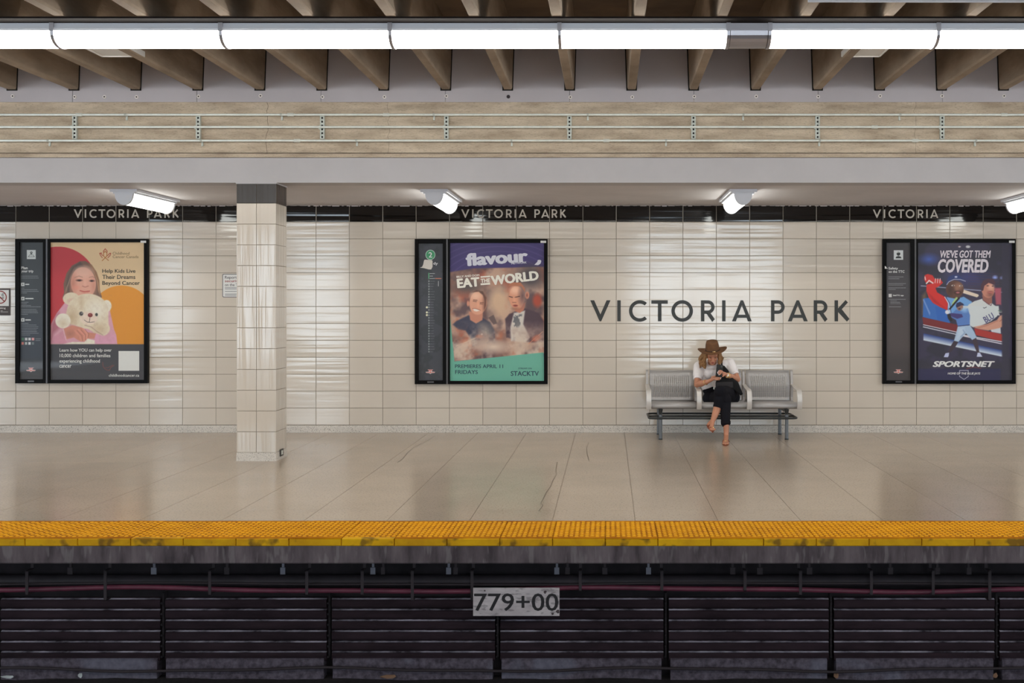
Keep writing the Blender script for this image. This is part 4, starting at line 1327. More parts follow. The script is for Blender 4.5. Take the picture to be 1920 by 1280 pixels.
for yy in (576, 585.5, 590.5): p.ell(800.4, yy, 1.9, 1.9, (232, 228, 196), .8)
ttc_logo(p, 807, 696.5)
I2 = p.build('info_sheet', YPR, t)
m = MB(); add_text(m, '2', (803.6, 472.6, 810.4, 482.6), YTX, .02); add_text(m, 'dy', (812.5, 491, 821, 497.6), YTX, .01); m.build('line_number', ink((226, 232, 228)), I2)
m = MB(); pts = [(787.2, 501.6), (791.6, 500), (793.6, 495.5), (795, 488.3), (796.5, 486.6), (809.5, 487.4), (811, 489), (811, 500), (808.5, 505), (804, 505), (795, 502.6)]
m.prism([(X(a, YTX), Z(b, YTX)) for a, b in pts], YTX - .003, YTX - .001); m.build('peeling_paper', ink((214, 206, 196)), I2)
m = MB(); pts = [(1002, 496.2), (1007.3, 491), (1008.5, 487.2), (1013, 487), (1015, 488.8), (1013.5, 494), (1009, 497)]
m.prism([(X(a, YTX), Z(b, YTX)) for a, b in pts], YTX - .003, YTX - .001); m.build('peeling_corner', ink((220, 216, 222)), P2)

# --- right case
t = case(1655.5, 1905, 448, 719.5, 1716.5, 'right poster case: baseball batter poster in blue, beside a safety panel', (1721.5, 454.5, 1899, 713), (1662.5, 454.5, 1708, 713))
p = Paint(1720.5, 453.5, 1900, 714, RES, (66, 60, 84))
a1 = lambda u, v: (1716 + u / 9.016, 448 + v / 9.016)
a2 = lambda u, v: (1716 + u / 9.142, 580 + v / 9.142)
def aa1(*l): return [a1(u, v) for u, v in l]
def aa2(*l): return [a2(u, v) for u, v in l]
K = 9.016
p.clouds((52, 50, 62), 40, .7, 51, .45, .6); p.ell(*a1(230, 340), 16, 9, (70, 96, 180), 10, .7); p.ell(*a1(900, 640), 40, 14, (56, 62, 130), 16, .5)
p.ell(*a1(1350, 645), 4, 3, (150, 170, 236), 4); p.ell(*a1(1490, 655), 5, 3, (150, 170, 236), 4)
for yy in range(560, 1150, 45): p.line(aa1((900, yy), (1540, yy + 40)), 1.0, (96, 60, 72), 1.6, .45)
p.line(aa1((100, 790), (1540, 905)), 1.3, (190, 200, 224), 1.4, .8)
p.poly(aa1((1330, 820), (1460, 820), (1460, 1115), (1360, 1115)), (166, 82, 96), 2, .6)
p.poly(aa1((110, 950), (180, 880), (230, 1280), (110, 1280)), (110, 90, 70), 4, .7)
# left big player: bat, arm, head, jersey
p.poly(aa1((805, 850), (1065, 935), (1075, 960), (1045, 985), (800, 910)), (226, 206, 186), 1)
p.poly(aa2((140, -190), (230, -200), (480, -100), (560, 20), (600, 250), (130, 130)), (54, 104, 176), 1.5)
p.poly(aa1((530, 980), (700, 1010), (820, 975), (960, 1060), (900, 1290), (560, 1290), (540, 1120)), (112, 160, 212), 1.5)
p.poly(aa2((340, -60), (560, 20), (600, 220), (380, 180)), (46, 96, 172), 2); p.poly(aa2((150, -180), (260, 60), (250, 110), (130, -170)), (120, 150, 200), 1.6, .8)
p.poly(aa1((190, 770), (310, 740), (370, 900), (500, 975), (555, 1090), (545, 1205), (420, 1150), (300, 1080), (230, 990), (190, 880)), (206, 46, 42), 1.2)
p.poly(aa1((210, 900), (300, 1060), (430, 1140), (540, 1200), (420, 1100), (300, 980)), (160, 28, 34), 4, .6)
p.poly(aa1((160, 610), (210, 590), (290, 610), (330, 670), (430, 680), (470, 740), (400, 800), (320, 840), (290, 740), (180, 740), (150, 680)), (202, 48, 44), 1.2)
for q in range(3): p.line(aa1((345 + q * 38, 668), (335 + q * 40, 740)), 1.4, (236, 210, 206), 1)
p.line(aa1((190, 750), (235, 700), (300, 745)), 2.2, (240, 226, 222), 1.2); p.line(aa1((165, 640), (175, 690)), 1.6, (236, 210, 206), 1)
p.ell(*a1(670, 850), 150 / K, 150 / K, (104, 70, 58), 1.5); p.ell(*a1(730, 800), 70 / K, 60 / K, (160, 114, 92), 7, .7); p.ell(*a1(590, 860), 50 / K, 90 / K, (70, 46, 42), 7, .7)
p.poly(aa1((520, 790), (530, 720), (560, 640), (640, 605), (740, 610), (790, 660), (850, 700), (830, 720), (740, 690), (640, 690), (560, 740)), (44, 60, 116), 1.2)
p.line(aa1((535, 770), (570, 720), (660, 680), (760, 682), (850, 712)), 1.1, (188, 184, 196), 1)
p.ell(*a1(690, 640), 22 / K, 14 / K, (200, 204, 224), 1.5)
p.ell(*a1(640, 785), 26 / K, 11 / K, (226, 214, 204), 1.2); p.ell(*a1(770, 790), 24 / K, 11 / K, (226, 214, 204), 1.2); p.ell(*a1(645, 786), 10 / K, 10 / K, (30, 20, 20), 1); p.ell(*a1(774, 790), 10 / K, 10 / K, (30, 20, 20), 1)
p.ell(*a1(705, 835), 26 / K, 36 / K, (150, 104, 84), 4, .8); p.ell(*a1(715, 905), 52 / K, 26 / K, (56, 36, 34), 2.5); p.ell(*a1(720, 905), 34 / K, 16 / K, (176, 100, 100), 1.5)
p.line(aa1((700, 1000), (640, 1090)), 4.5, (176, 200, 120), 2, .8)
p.line(aa1((500, 980), (560, 1080), (590, 1240)), 1.2, (230, 234, 240), 1); p.line(aa1((520, 980), (585, 1090), (605, 1240)), 1.0, (40, 50, 96), 1)
# right player
p.poly(aa1((830, 1290), (900, 1110), (1000, 1050), (1130, 1010), (1290, 1080), (1380, 1150), (1430, 1290)), (206, 208, 206), 1.4)
p.poly(aa2((800, -60), (1430, -60), (1440, 40), (1400, 120), (1300, 200), (1100, 290), (990, 305), (900, 250)), (206, 210, 210), 1.4)
p.poly(aa2((1290, 340), (1460, 300), (1468, 412), (1310, 384)), (206, 208, 214), 1.2)
p.poly(aa1((1130, 940), (1300, 960), (1300, 1080), (1240, 1110), (1150, 1040)), (150, 96, 84), 1.5); p.line(aa1((1140, 1025), (1210, 1080), (1280, 1125), (1290, 1095)), 1.2, (100, 60, 74), 1)
p.ell(*a1(1230, 860), 108 / K, 135 / K, (190, 128, 108), 1.5, rot=-8); p.ell(*a1(1280, 810), 55 / K, 60 / K, (222, 168, 146), 6, .8)
p.poly(aa1((1115, 880), (1110, 780), (1150, 700), (1230, 672), (1320, 680), (1360, 740), (1330, 770), (1240, 740), (1170, 790), (1150, 870)), (84, 54, 66), 1.4)
p.ell(*a1(1225, 790), 18 / K, 8 / K, (70, 44, 42), 1.3); p.ell(*a1(1310, 795), 14 / K, 8 / K, (70, 44, 42), 1.3); p.ell(*a1(1270, 905), 50 / K, 30 / K, (150, 82, 76), 3, .8); p.line(aa1((1245, 902), (1300, 908)), 1.1, (206, 120, 112), 1); p.ell(*a1(1275, 950), 60 / K, 28 / K, (124, 80, 70), 4, .6)
p.line(aa1((1152, 1158), (1168, 1168), (1205, 1150)), 1.0, (40, 40, 50), .8)
p.poly(aa2((1000, 300), (1230, 250), (1400, 180), (1450, 110), (1560, 65), (1560, 270), (1440, 320), (1250, 360), (1060, 330)), (206, 150, 128), 2)
p.line(aa2((1450, 200), (1550, 130)), 1.4, (160, 96, 80), 1.4, .8); p.line(aa2((1060, 320), (1240, 270), (1420, 190)), 1.2, (160, 96, 78), 1.6, .7)
p.line(aa2((1430, 20), (1560, 20)), 2, (96, 130, 108), 2, .8); p.line(aa2((1430, 48), (1560, 40)), 1.6, (190, 196, 180), 1.4, .8)
# stripes
p.poly(aa2((120, 130), (740, 265), (740, 400), (140, 262)), (124, 44, 46), 1.4); p.poly(aa2((1010, 320), (1535, 435), (1535, 560), (1040, 440)), (166, 52, 46), 1.2)
p.line(aa2((140, 262), (720, 390)), 1.3, (222, 220, 228), .9); p.line(aa2((140, 298), (700, 425)), 1.6, (212, 212, 224), .9)
p.line(aa2((830, 440), (1535, 562)), 1.6, (232, 228, 232), .9); p.line(aa2((830, 455), (1535, 598)), 1.8, (222, 216, 226), .9)
for k in range(8):
    f_ = k / 7
    c_ = tuple(np.array((52, 74, 140)) * (1 - f_) + np.array((222, 232, 242)) * f_)
    p.line(aa2((150, 420 + 100 * f_), (1520, 715 + 90 * f_)), 1.9, c_, 1.6)
# small batter in front
p.poly(aa2((730, 290), (940, 270), (1010, 380), (1060, 490), (980, 525), (870, 410), (800, 480), (740, 555), (665, 540), (700, 420)), (168, 190, 214), 1.2)
p.poly(aa2((735, 300), (850, 300), (860, 400), (740, 545), (670, 535), (700, 420)), (192, 208, 226), 4, .6)
p.line(aa2((820, 350), (850, 400), (780, 470)), 1.2, (110, 134, 172), 2, .8)
p.poly(aa2((665, 535), (740, 555), (690, 640), (620, 720), (560, 745), (600, 640)), (70, 56, 68), 1.2); p.poly(aa2((980, 520), (1045, 485), (1080, 600), (1100, 745), (1060, 745), (1010, 620)), (74, 58, 68), 1.2)
p.poly(aa2((490, 815), (520, 750), (580, 740), (575, 790), (560, 818)), (196, 200, 232), 1); p.poly(aa2((1055, 810), (1070, 740), (1110, 740), (1150, 810)), (206, 210, 236), 1)
p.poly(aa2((640, 60), (700, 0), (800, 30), (900, -20), (940, 100), (935, 270), (730, 290), (700, 180), (600, 120)), (88, 124, 186), 1.3)
p.poly(aa2((560, 80), (620, 60), (800, 80), (820, 130), (720, 160), (640, 130), (600, 110)), (70, 60, 118), 1.3); p.poly(aa2((545, 70), (600, 80), (640, 190), (600, 210), (560, 150)), (46, 42, 44), 1.5)
p.ell(*a2(550, 45), 36 / K, 34 / K, (220, 218, 226), 1.5); p.line(aa2((735, 285), (930, 265)), 1.3, (50, 54, 96), 1)
p.line(aa1((585, 1180), (740, 1000)), 3.2, (36, 34, 34), 1.2)
p.ell(*a1(755, 1150), 55 / K, 60 / K, (150, 110, 96), 1.4); p.poly(aa1((685, 1130), (700, 1080), (760, 1060), (810, 1090), (830, 1120), (780, 1120), (700, 1160)), (50, 50, 84), 1.2); p.ell(*a1(750, 1180), 20 / K, 10 / K, (60, 40, 40), 1.4)
p.ell(*a1(840, 1200), 60 / K, 40 / K, (140, 180, 222), 5, .8)
# lower dark part, home plate, flare
p.poly([(1720, 690.5), (1877, 690.5), (1877, 715), (1720, 715)], (48, 46, 84), 1.5, .55); p.line(aa2((880, 1015), (1010, 985), (1130, 1010)), 1.3, (150, 60, 56), 1.2, .8)
p.poly([(1878, 453), (1892, 453), (1892, 715), (1878, 715)], (60, 56, 74), 2, .6)
p.line(aa2((762, 1075), (762, 1045), (910, 1045), (910, 1075)), .9, (214, 214, 224)); p.line(aa2((762, 1130), (762, 1148), (837, 1198), (910, 1148), (910, 1130)), .9, (214, 214, 224))
p.ell(*a1(750, 130), 22 / K, 13 / K, (190, 180, 184), 1); p.ell(*a1(735, 118), 8 / K, 5 / K, (160, 70, 74), 1, .8); p.ell(*a1(893, 130), 38 / K, 22 / K, (206, 204, 206), 1.4)
P3 = p.build('poster_print', YPR, t)
m = MB()
add_text(m, "WE'VE GOT THEM", (*a1(424, 188), *a1(1278, 318)), YTX, .035, shear=.18)
add_text(m, 'COVERED', (*a1(380, 336), *a1(1240, 570)), YTX, .05, shear=.16)
m.build('headline', ink((220, 210, 216)), P3)
m = MB()
add_text(m, 'SPORTSNET', (*a2(298, 884), *a2(1366, 985)), YTX, .055, shear=.28)
add_text(m, 'HOME OF THE BLUE JAYS', (*a2(557, 1078), *a2(1116, 1126)), YTX, .03, shear=.2)
m.build('footer_text', ink((226, 222, 220)), P3)
m = MB(); add_text(m, 'BLU', (*a2(1172, 85), *a2(1350, 200)), YTX, .04, rot=30); m.build('jersey_text', ink((96, 94, 132)), P3)
p = Paint(1661.5, 453.5, 1709, 714, 2.0, (74, 70, 74))
p.blend(np.clip((p.y - 560) / 40, 0, 1) * .6, (96, 82, 78)); p.blend(np.clip((p.y - 650) / 30, 0, 1) * .7, (66, 60, 62))
p.poly([(1675.8, 469), (1693.4, 469), (1693.4, 486.8), (1675.8, 486.8)], (218, 220, 220), .8)
p.ell(1684.6, 475.6, 3.4, 3.6, (50, 54, 54), .8); p.poly([(1679, 484), (1680.5, 481), (1684.6, 479.8), (1688.8, 481), (1690.3, 484)], (50, 54, 54), .8); p.line([(1681, 473.6), (1688.5, 472.6)], .9, (218, 220, 220), .6)
small_lines(p, 1666, (519, 522.5), (28, 20)); small_lines(p, 1666, (531.5, 534.2, 539.5, 542.4), (32, 27, 33, 13)); small_lines(p, 1666, (561,), (32,)); small_lines(p, 1670, (563.8, 566.5, 569.2), (12, 17, 19)); small_lines(p, 1667, (575,), (22,))
p.poly([(1666.2, 550.8), (1672, 550.8), (1672, 557), (1666.2, 557)], (206, 202, 200), .8)
ttc_logo(p, 1684.5, 696.3)
I3 = p.build('info_sheet', YPR, t)
m = MB(); add_text(m, 'Safety', (1666, 500.5, 1683.6, 506.4), YTX, .02); add_text(m, 'on the TTC', (1666, 506.6, 1696, 511.4), YTX, .02); add_text(m, 'SafeTTC app', (1674.3, 552.2, 1694.3, 555.6), YTX, .02)
m.build('heading', ink((224, 222, 220)), I3)
m = MB(); m.prism([(X(a, YTX), Z(b, YTX)) for a, b in ((1658, 498.6), (1660.5, 500.2), (1661, 502.2), (1665, 503), (1658, 503.8))], YW - .064, YW - .062); m.build('torn_tape', ink((220, 216, 210)), t)

# --- small wall signs
Ys = YW - .006
t = thing('security_sign', (X(437, Ys), Ys, Z(556, Ys)), 'small white notice partly hidden behind the tiled column', 'sign')
def rrect(x0, y0, x1, y1, r, n=5):
    pts = []
    for cx, cy, a0 in ((x1 - r, y0 + r, -90), (x1 - r, y1 - r, 0), (x0 + r, y1 - r, 90), (x0 + r, y0 + r, 180)):
        for i in range(n + 1):
            a = math.radians(a0 + 90 * i / n)
            pts.append((cx + r * math.cos(a), cy + r * math.sin(a)))
    return pts
MB().prism([(X(a, Ys), Z(b, Ys)) for a, b in rrect(417, 513.3, 458, 557.2, 2.4)], Ys, YW - .001).build('border', M['dgrey'], t)
pn = MB().prism([(X(a, Ys), Z(b, Ys)) for a, b in rrect(418.2, 514.5, 456.8, 556, 1.8)], Ys - .0015, Ys).build('panel', M['white'], t)
m = MB(); add_text(m, 'Report', (421.6, 517, 444, 524.2), Ys - .0025, .01); m.build('lettering', ink((70, 66, 66)), t); m = MB(); add_text(m, 'on the TTC', (421.6, 531, 455, 536.3), Ys - .0025, .01); m.build('lettering', ink((70, 66, 66)), t)
m = MB(); add_text(m, 'security', (421.6, 524.4, 450, 530.4), Ys - .0025, .02); m.build('red_lettering', ink((140, 58, 54)), t)
m = MB()
for yy, w in ((539, 30), (541.5, 32), (546, 30), (551, 28), (553.5, 30)): m.box(X(421.8, Ys), Ys - .0025, Z(yy + .5, Ys), X(421.8 + w, Ys), Ys - .0015, Z(yy - .4, Ys))
m.build('fine_print', M['dgrey'], t)

t = thing('no_smoking_sign', (X(0, Ys), Ys, Z(591, Ys)), 'black and white no smoking sign cut off at the left edge', 'sign')
MB().box(X(-20, Ys), Ys, Z(591.2, Ys), X(19.4, Ys), YW - .001, Z(540.5, Ys)).build('backing', ink((58, 44, 40)), t)
MB().box(X(-17, Ys), Ys - .001, Z(573.5, Ys), X(16.6, Ys), Ys, Z(543.5, Ys)).build('panel', M['white'], t)
Yq = Ys - .002
m = MB()
for poly in arc_band(0.3, 557, 12.4, 10.4, 0, 360, 32): m.prism([(X(a, Yq), Z(b, Yq)) for a, b in poly], Yq, Yq + .001)
m.prism([(X(a, Yq), Z(b, Yq)) for a, b in ((-8.4, 549.6), (-7, 548.2), (9, 564.4), (7.6, 565.8))], Yq, Yq + .001)
m.build('prohibition_ring', ink((132, 42, 34)), t)
m = MB(); m.prism([(X(a, Yq), Z(b, Yq)) for a, b in rect(-8, 557.5, 7.5, 559.3)], Yq + .0004, Yq + .001)
for q in range(3): m.prism([(X(a, Yq), Z(b, Yq)) for a, b in ((7 - q * 1.5, 556), (5.5 - q * 1.5, 552.5), (7.5 - q * 1.5, 549.5), (8.2 - q * 1.5, 549.8), (6.3 - q * 1.5, 552.5), (7.8 - q * 1.5, 556))], Yq + .0004, Yq + .001)
m.build('cigarette', ink((70, 66, 64)), t)
m = MB(); add_text(m, 'No smoking', (-17, 575.5, 10.5, 580), Yq, .01); m.build('lettering', ink((214, 206, 200)), t)
m = MB()
for yy, w in ((582.5, 4), (584.5, 14)): m.box(X(1, Yq), Yq, Z(yy + .5, Yq), X(1 + w, Yq), Yq + .001, Z(yy - .4, Yq))
m.build('fine_print', ink((180, 172, 168)), t)

# ------------------------------------------------------------------ bench
YB = 14.40
t = thing('bench', (X(1356, YB), 14.7, 0), 'three-seat perforated steel bench with armrests against the tiled wall', 'bench')
ax = [X(q, YB) for q in (1216.5, 1311, 1405, 1499)]
seat_prof = [(15.02, .42), (14.97, .405), (14.86, .40), (14.70, .408), (14.55, .424), (14.47, .430), (14.425, .424), (14.405, .405), (14.402, .385), (14.41, .366), (14.44, .356)]
back_prof = [(15.085, .755), (15.075, .768), (15.055, .770), (15.040, .755)]
bz = [(15.040, .755), (15.028, .725), (15.00, .665), (14.975, .615), (14.968, .590), (14.975, .555), (14.99, .50), (15.005, .455), (15.005, .43), (14.99, .412)]


def smooth_path(pts, k):
    out = []
    n = len(pts)
    for i in range(n - 1):
        p0, p1, p2, p3 = (np.array(pts[max(0, min(n - 1, j))], float) for j in (i - 1, i, i + 1, i + 2))
        for q in range(k):
            u = q / k
            out.append(tuple(.5 * ((2 * p1) + (p2 - p0) * u + (2 * p0 - 5 * p1 + 4 * p2 - p3) * u * u + (3 * p1 - p0 - 3 * p2 + p3) * u ** 3)))
    return out + [tuple(pts[-1])]


def sheet(prof, x0, x1, name, par, th=.004, bevel=False):
    m = MB()
    n = len(prof)
    vs = [(x0, y, z) for y, z in prof] + [(x1, y, z) for y, z in prof]
    m.add(vs, [(i, i + 1, n + i + 1, n + i) for i in range(n - 1)])
    o = m.build(name, M['steel'], par, smooth=True)
    s = o.modifiers.new('thickness', 'SOLIDIFY'); s.thickness = th; s.offset = -1
    return o


def perforated(prof, x0, x1, name, par, ncol=18, nrow=19):
    # arc length interpolation
    pr = np.array(prof); seg = np.r_[0, np.cumsum(np.hypot(*(pr[1:] - pr[:-1]).T))]
    def at(s_): return np.interp(s_, seg, pr[:, 0]), np.interp(s_, seg, pr[:, 1])
    L0 = seg[-1]
    mx, mt_, mb_ = .046, .060, .040
    us = [x0]
    pw = (x1 - x0 - 2 * mx) / ncol
    for c in range(ncol):
        a = x0 + mx + pw * c
        us += [a + pw * .25, a + pw * .75]
    us += [x1]
    vs_ = [0, mt_ * .5]
    ph_ = (L0 - mt_ - mb_) / nrow
    for r in range(nrow):
        a = mt_ + ph_ * r
        vs_ += [a + ph_ * .26, a + ph_ * .74]
    vs_ += [L0 - mb_ * .5, L0]
    V = []
    for s_ in vs_:
        y, z = at(s_)
        for u in us: V.append((u, float(y), float(z)))
    nu = len(us)
    Fs = []
    for j in range(len(vs_) - 1):
        for i in range(nu - 1):
            hole = (i % 2 == 1 and i < nu - 2 + 1 and 1 <= i <= nu - 2) and (j >= 2 and (j % 2 == 0) and j < 2 + 2 * nrow)
            if hole: continue
            Fs.append((j * nu + i, (j + 1) * nu + i, (j + 1) * nu + i + 1, j * nu + i + 1))
    m = MB(); m.add(V, Fs)
    o = m.build(name, M['steel'], par, smooth=True)
    s = o.modifiers.new('thickness', 'SOLIDIFY'); s.thickness = .008; s.offset = 1
    return o


for a, b_ in zip(ax[:-1], ax[1:]):
    sheet(seat_prof, a + .003, b_ - .003, 'seat', t)
    inner_a, inner_b = a + .028, b_ - .028
    perforated(bz, inner_a, inner_b, 'backrest', t)
    sheet(back_prof, inner_a, inner_b, 'top_roll', t)
for k_, a in enumerate(ax):
    # back upright plate and armrest band
    w = .026
    m = MB()
    pr = [(15.06, .775), (15.085, .76), (15.085, .42), (15.04, .36), (14.42, .352), (14.42, .372), (14.98, .40), (15.005, .45), (14.985, .60), (15.03, .755)]
    n = len(pr)
    m.prism_x(pr, a - w * .55, a + w * .55)
    m.build('side_plate', M['steel'], t)
    arm = [(15.02, .600), (14.93, .600), (14.83, .592), (14.72, .580), (14.60, .574), (14.50, .572), (14.43, .562), (14.395, .535), (14.378, .49), (14.375, .44), (14.385, .39), (14.40, .352)]
    arm = smooth_path(arm, 4)
    n = len(arm); th = .012
    vs, fs = [], []
    for i, (y, z) in enumerate(arm):
        ya, za = arm[max(i - 1, 0)]; yb_, zb_ = arm[min(i + 1, n - 1)]
        d = Vector((0, yb_ - ya, zb_ - za)).normalized(); nn = Vector((0, -d.z, d.y))
        ww = w * (.75 + .35 * min(1, i / 20))
        for sx, sn in ((-1, 1), (1, 1), (1, -1), (-1, -1)):
            p_ = Vector((a + sx * ww, y, z)) + nn * th / 2 * sn
            vs.append(p_)
        if i:
            for q in range(4):
                r_ = (q + 1) % 4
                fs.append((4 * i - 4 + q, 4 * i - 4 + r_, 4 * i + r_, 4 * i + q))
    fs += [(3, 2, 1, 0), (4 * n - 4, 4 * n - 3, 4 * n - 2, 4 * n - 1)]
    mm = MB(); mm.add(vs, fs)
    o = mm.build('armrest', M['arm'], t, smooth=False)
    bv = o.modifiers.new('edge', 'BEVEL'); bv.width = .004; bv.segments = 2; bv.angle_limit = math.radians(50)
MB().box(ax[0] + .03, 14.66, .345, ax[3] - .03, 14.74, .385).build('support_beam', M['leg'], t)
for (xl, yl) in ((X(1238.5, 14.44), 14.44), (X(1238.5, 14.44), 15.02), (X(1475, 14.44), 14.44), (X(1475, 14.44), 15.02)):
    MB().cyl((xl, yl, .175), 'z', .0205, .35, 14).build('leg', M['leg'], t, smooth=False)
    MB().cyl((xl, yl, .008), 'z', .0235, .016, 14).build('foot_cap', M['rail'], t)
for xl in (X(1238.5, 14.44), X(1475, 14.44)):
    MB().box(xl - .018, 14.44, .315, xl + .018, 15.02, .350).build('leg_brace', M['leg'], t)
    MB().tube([(xl, 14.43, .352), (xl, 14.43, .290)], [.028, .016], 10).build('bracket', M['rail'], t)
zr_ = .249
xa, xb = X(1216, 14.41), X(1496, 14.41)
loop = []
for cx, cy, a0 in ((xb - .08, 14.48, -90), (xb - .08, 14.98, 0), (xa + .08, 14.98, 90), (xa + .08, 14.48, 180)):
    for i in range(7):
        a = math.radians(a0 + 15 * i)
        loop.append((cx + .075 * math.cos(a), cy + .075 * math.sin(a), zr_))
MB().tube(loop, .0125, 10, closed=True).build('foot_rail', M['rail'], t, smooth=True)
MB().tube([(xa + .01, 14.70, zr_), (xb - .01, 14.70, zr_)], .011, 10).build('middle_rail', M['rail'], t, smooth=True)

# ------------------------------------------------------------------ seated woman
def W(u, v, Y): return Vector(P(1290 + u / 5.817, 620 + v / 5.817, Y))


def remesh(o, vox=.005, smooth=2):
    r = o.modifiers.new('union', 'REMESH'); r.mode = 'VOXEL'; r.voxel_size = vox; r.use_smooth_shade = True
    if smooth:
        s = o.modifiers.new('soften', 'SMOOTH'); s.factor = .5; s.iterations = smooth
    return o


t = thing('person', (W(410, 1220, 14.0).x, 14.45, 0), 'seated woman in brown hat, white T-shirt and black trousers, looking at a phone', 'person')
body = MB()
hd = W(266, 262, 14.56)
tilt = Matrix.Rotation(math.radians(24), 3, 'X') @ Matrix.Rotation(math.radians(-3), 3, 'Y')
tilt = Matrix.Rotation(math.radians(22), 3, 'X')
def H(x, y, z): return hd + tilt @ Vector((x, y, z))     # head space: -y is the face, z up
body.ell(H(0, .012, .018), (.072, .088, .090), tilt, 18, 14)
body.ell(H(0, -.020, -.045), (.052, .058, .058), tilt, 16, 12)
body.ell(H(0, -.052, -.088), (.024, .022, .018), tilt)
body.ell(H(0, -.084, -.018), (.011, .014, .024), tilt); body.ell(H(0, -.096, -.032), (.014, .012, .010), tilt)
body.ell(H(0, -.076, -.062), (.022, .010, .010), tilt)
for s_ in (-1, 1):
    body.ell(H(s_ * .034, -.060, -.025), (.020, .018, .018), tilt)
    body.ell(H(s_ * .074, .010, -.010), (.008, .018, .028), tilt)
    body.ell(H(s_ * .028, -.070, .012), (.022, .012, .007), tilt)
nk = W(262, 350, 14.70)
body.caps([H(0, .03, -.05), nk], (.046, .052))
sr, sl = W(120, 395, 14.74), W(455, 362, 14.74)
chest = W(285, 430, 14.76); waist = W(330, 600, 14.84); hip = W(365, 700, 14.86)
body.ell(chest, (.135, .085, .13)); body.ell(waist, (.13, .09, .13)); body.ell(hip, (.17, .11, .10))
body.caps([nk, chest], (.055, .08))
er, wr = W(100, 585, 14.62), W(212, 556, 14.46)
el, wl_ = W(538, 528, 14.64), W(425, 482, 14.45)
body.caps([sr, (sr + er) / 2, er, er.lerp(wr, .35), wr], (.052, .044, .038, .040, .024))
body.caps([sl, (sl + el) / 2, el, el.lerp(wl_, .35), wl_], (.052, .044, .038, .039, .024))


def hand(wrist, palm, tips, thumb, r=.0085):
    body.caps([wrist, wrist.lerp(palm, .5), palm], (.023, .021, .019), 10)
    d = (palm - wrist).normalized()
    side = (tips[-1][0] - tips[0][0]).normalized()
    for k, (kn, mid, tip) in enumerate(tips):
        body.caps([palm.lerp(kn, .15), kn, mid, tip], (.012, r * 1.05, r, r * .8), 8)
    body.caps(thumb, (.013, .010, .0085, .007), 8)


# her right hand (image left), fingers reach to the phone's lower edge
pr_ = W(282, 520, 14.415)
hand(wr, pr_, [(W(312, 500, 14.395), W(336, 493, 14.385), W(352, 492, 14.385)), (W(314, 510, 14.392), W(340, 505, 14.38), W(360, 508, 14.38)),
               (W(312, 521, 14.392), W(337, 519, 14.38), W(355, 522, 14.385)), (W(306, 532, 14.395), W(326, 533, 14.385), W(343, 533, 14.39))],
     [W(262, 508, 14.42), W(288, 498, 14.395), W(312, 488, 14.38), W(330, 484, 14.375)])
# her left hand (image right), fingers curled over the phone
pl_ = W(388, 462, 14.415)
hand(wl_, pl_, [(W(368, 438, 14.39), W(348, 432, 14.375), W(334, 440, 14.372)), (W(362, 449, 14.385), W(340, 445, 14.37), W(324, 452, 14.370)),
                (W(362, 462, 14.385), W(340, 459, 14.37), W(326, 466, 14.372)), (W(366, 475, 14.39), W(348, 474, 14.375), W(338, 480, 14.375))],
     [W(400, 478, 14.41), W(386, 492, 14.395), W(374, 498, 14.385), W(366, 490, 14.38)])
# legs: standing leg and crossed leg (bare parts show below the hems)
kn_r = W(402, 752, 14.30); an_r = W(416, 1150, 14.14)
kn_l = W(352, 668, 14.27); an_l = W(268, 985, 14.16)
body.caps([hip + Vector((-.08, 0, 0)), kn_r, W(410, 930, 14.22), W(418, 1040, 14.17), an_r], (.08, .055, .046, .034, .027))
body.caps([hip + Vector((.09, 0, 0)), kn_l, W(322, 830, 14.25), W(305, 890, 14.22), an_l], (.08, .055, .046, .042, .027))
# feet
def foot(an, heel, ball, toe, wdt):
    body.caps([an, an.lerp(heel, .6), heel], (.027, .027, .024), 10)
    body.caps([an, ball, toe], (.028, .024, .014), 10)
    sd = (ball - heel).cross(Vector((0, 0, 1))).normalized() if abs((ball - heel).normalized().z) < .95 else Vector((1, 0, 0))
    body.caps([heel, ball], (.022, .020), 10)
    for k in range(5):
        q = (k - 2) / 2
        body.caps([ball + sd * wdt * q * .7, toe + sd * wdt * q - (toe - ball) * .12 * abs(q)], (.013, .009 if k else .011), 8)
heel_r = Vector((an_r.x + .005, an_r.y + .045, .034)); toe_r = floor_pt(1290 + 408 / 5.817, 832, .020); ball_r = heel_r.lerp(toe_r, .66); ball_r.z = .032
foot(an_r, heel_r, ball_r, toe_r, .028)
heel_l = W(228, 1022, 14.19); toe_l = W(270, 1080, 14.03); ball_l = heel_l.lerp(toe_l, .62) + Vector((0, -.012, 0))
foot(an_l, heel_l, ball_l, toe_l, .026)
o = body.build('body', M['skin'], t); remesh(o, .0042, 2)
# face details
m = MB()
for s_ in (-1, 1): m.ell(H(s_ * .030, -.0755, -.004), (.014, .004, .0035), tilt, 10, 6)
m.build('lashes', M['eye'], t, smooth=True)
m = MB()
for s_ in (-1, 1): m.ell(H(s_ * .031, -.0795, .017), (.018, .004, .0030), tilt, 10, 6)
m.build('eyebrows', M['hair'], t, smooth=True)
m = MB(); m.ell(H(0, -.086, -.059), (.019, .004, .0035), tilt, 12, 6); m.ell(H(0, -.084, -.067), (.016, .005, .0045), tilt, 12, 6)
m.build('lips', M['lip'], t, smooth=True)
m = MB()
for q in ((334, 440, 14.366), (324, 452, 14.364), (326, 466, 14.366), (338, 480, 14.369), (352, 492, 14.378), (360, 508, 14.374), (355, 522, 14.378), (366, 490, 14.373)):
    m.ell(W(*q), (.0060, .003, .0052), n=8, m=6)
m.build('nails', M['nail'], t, smooth=True)
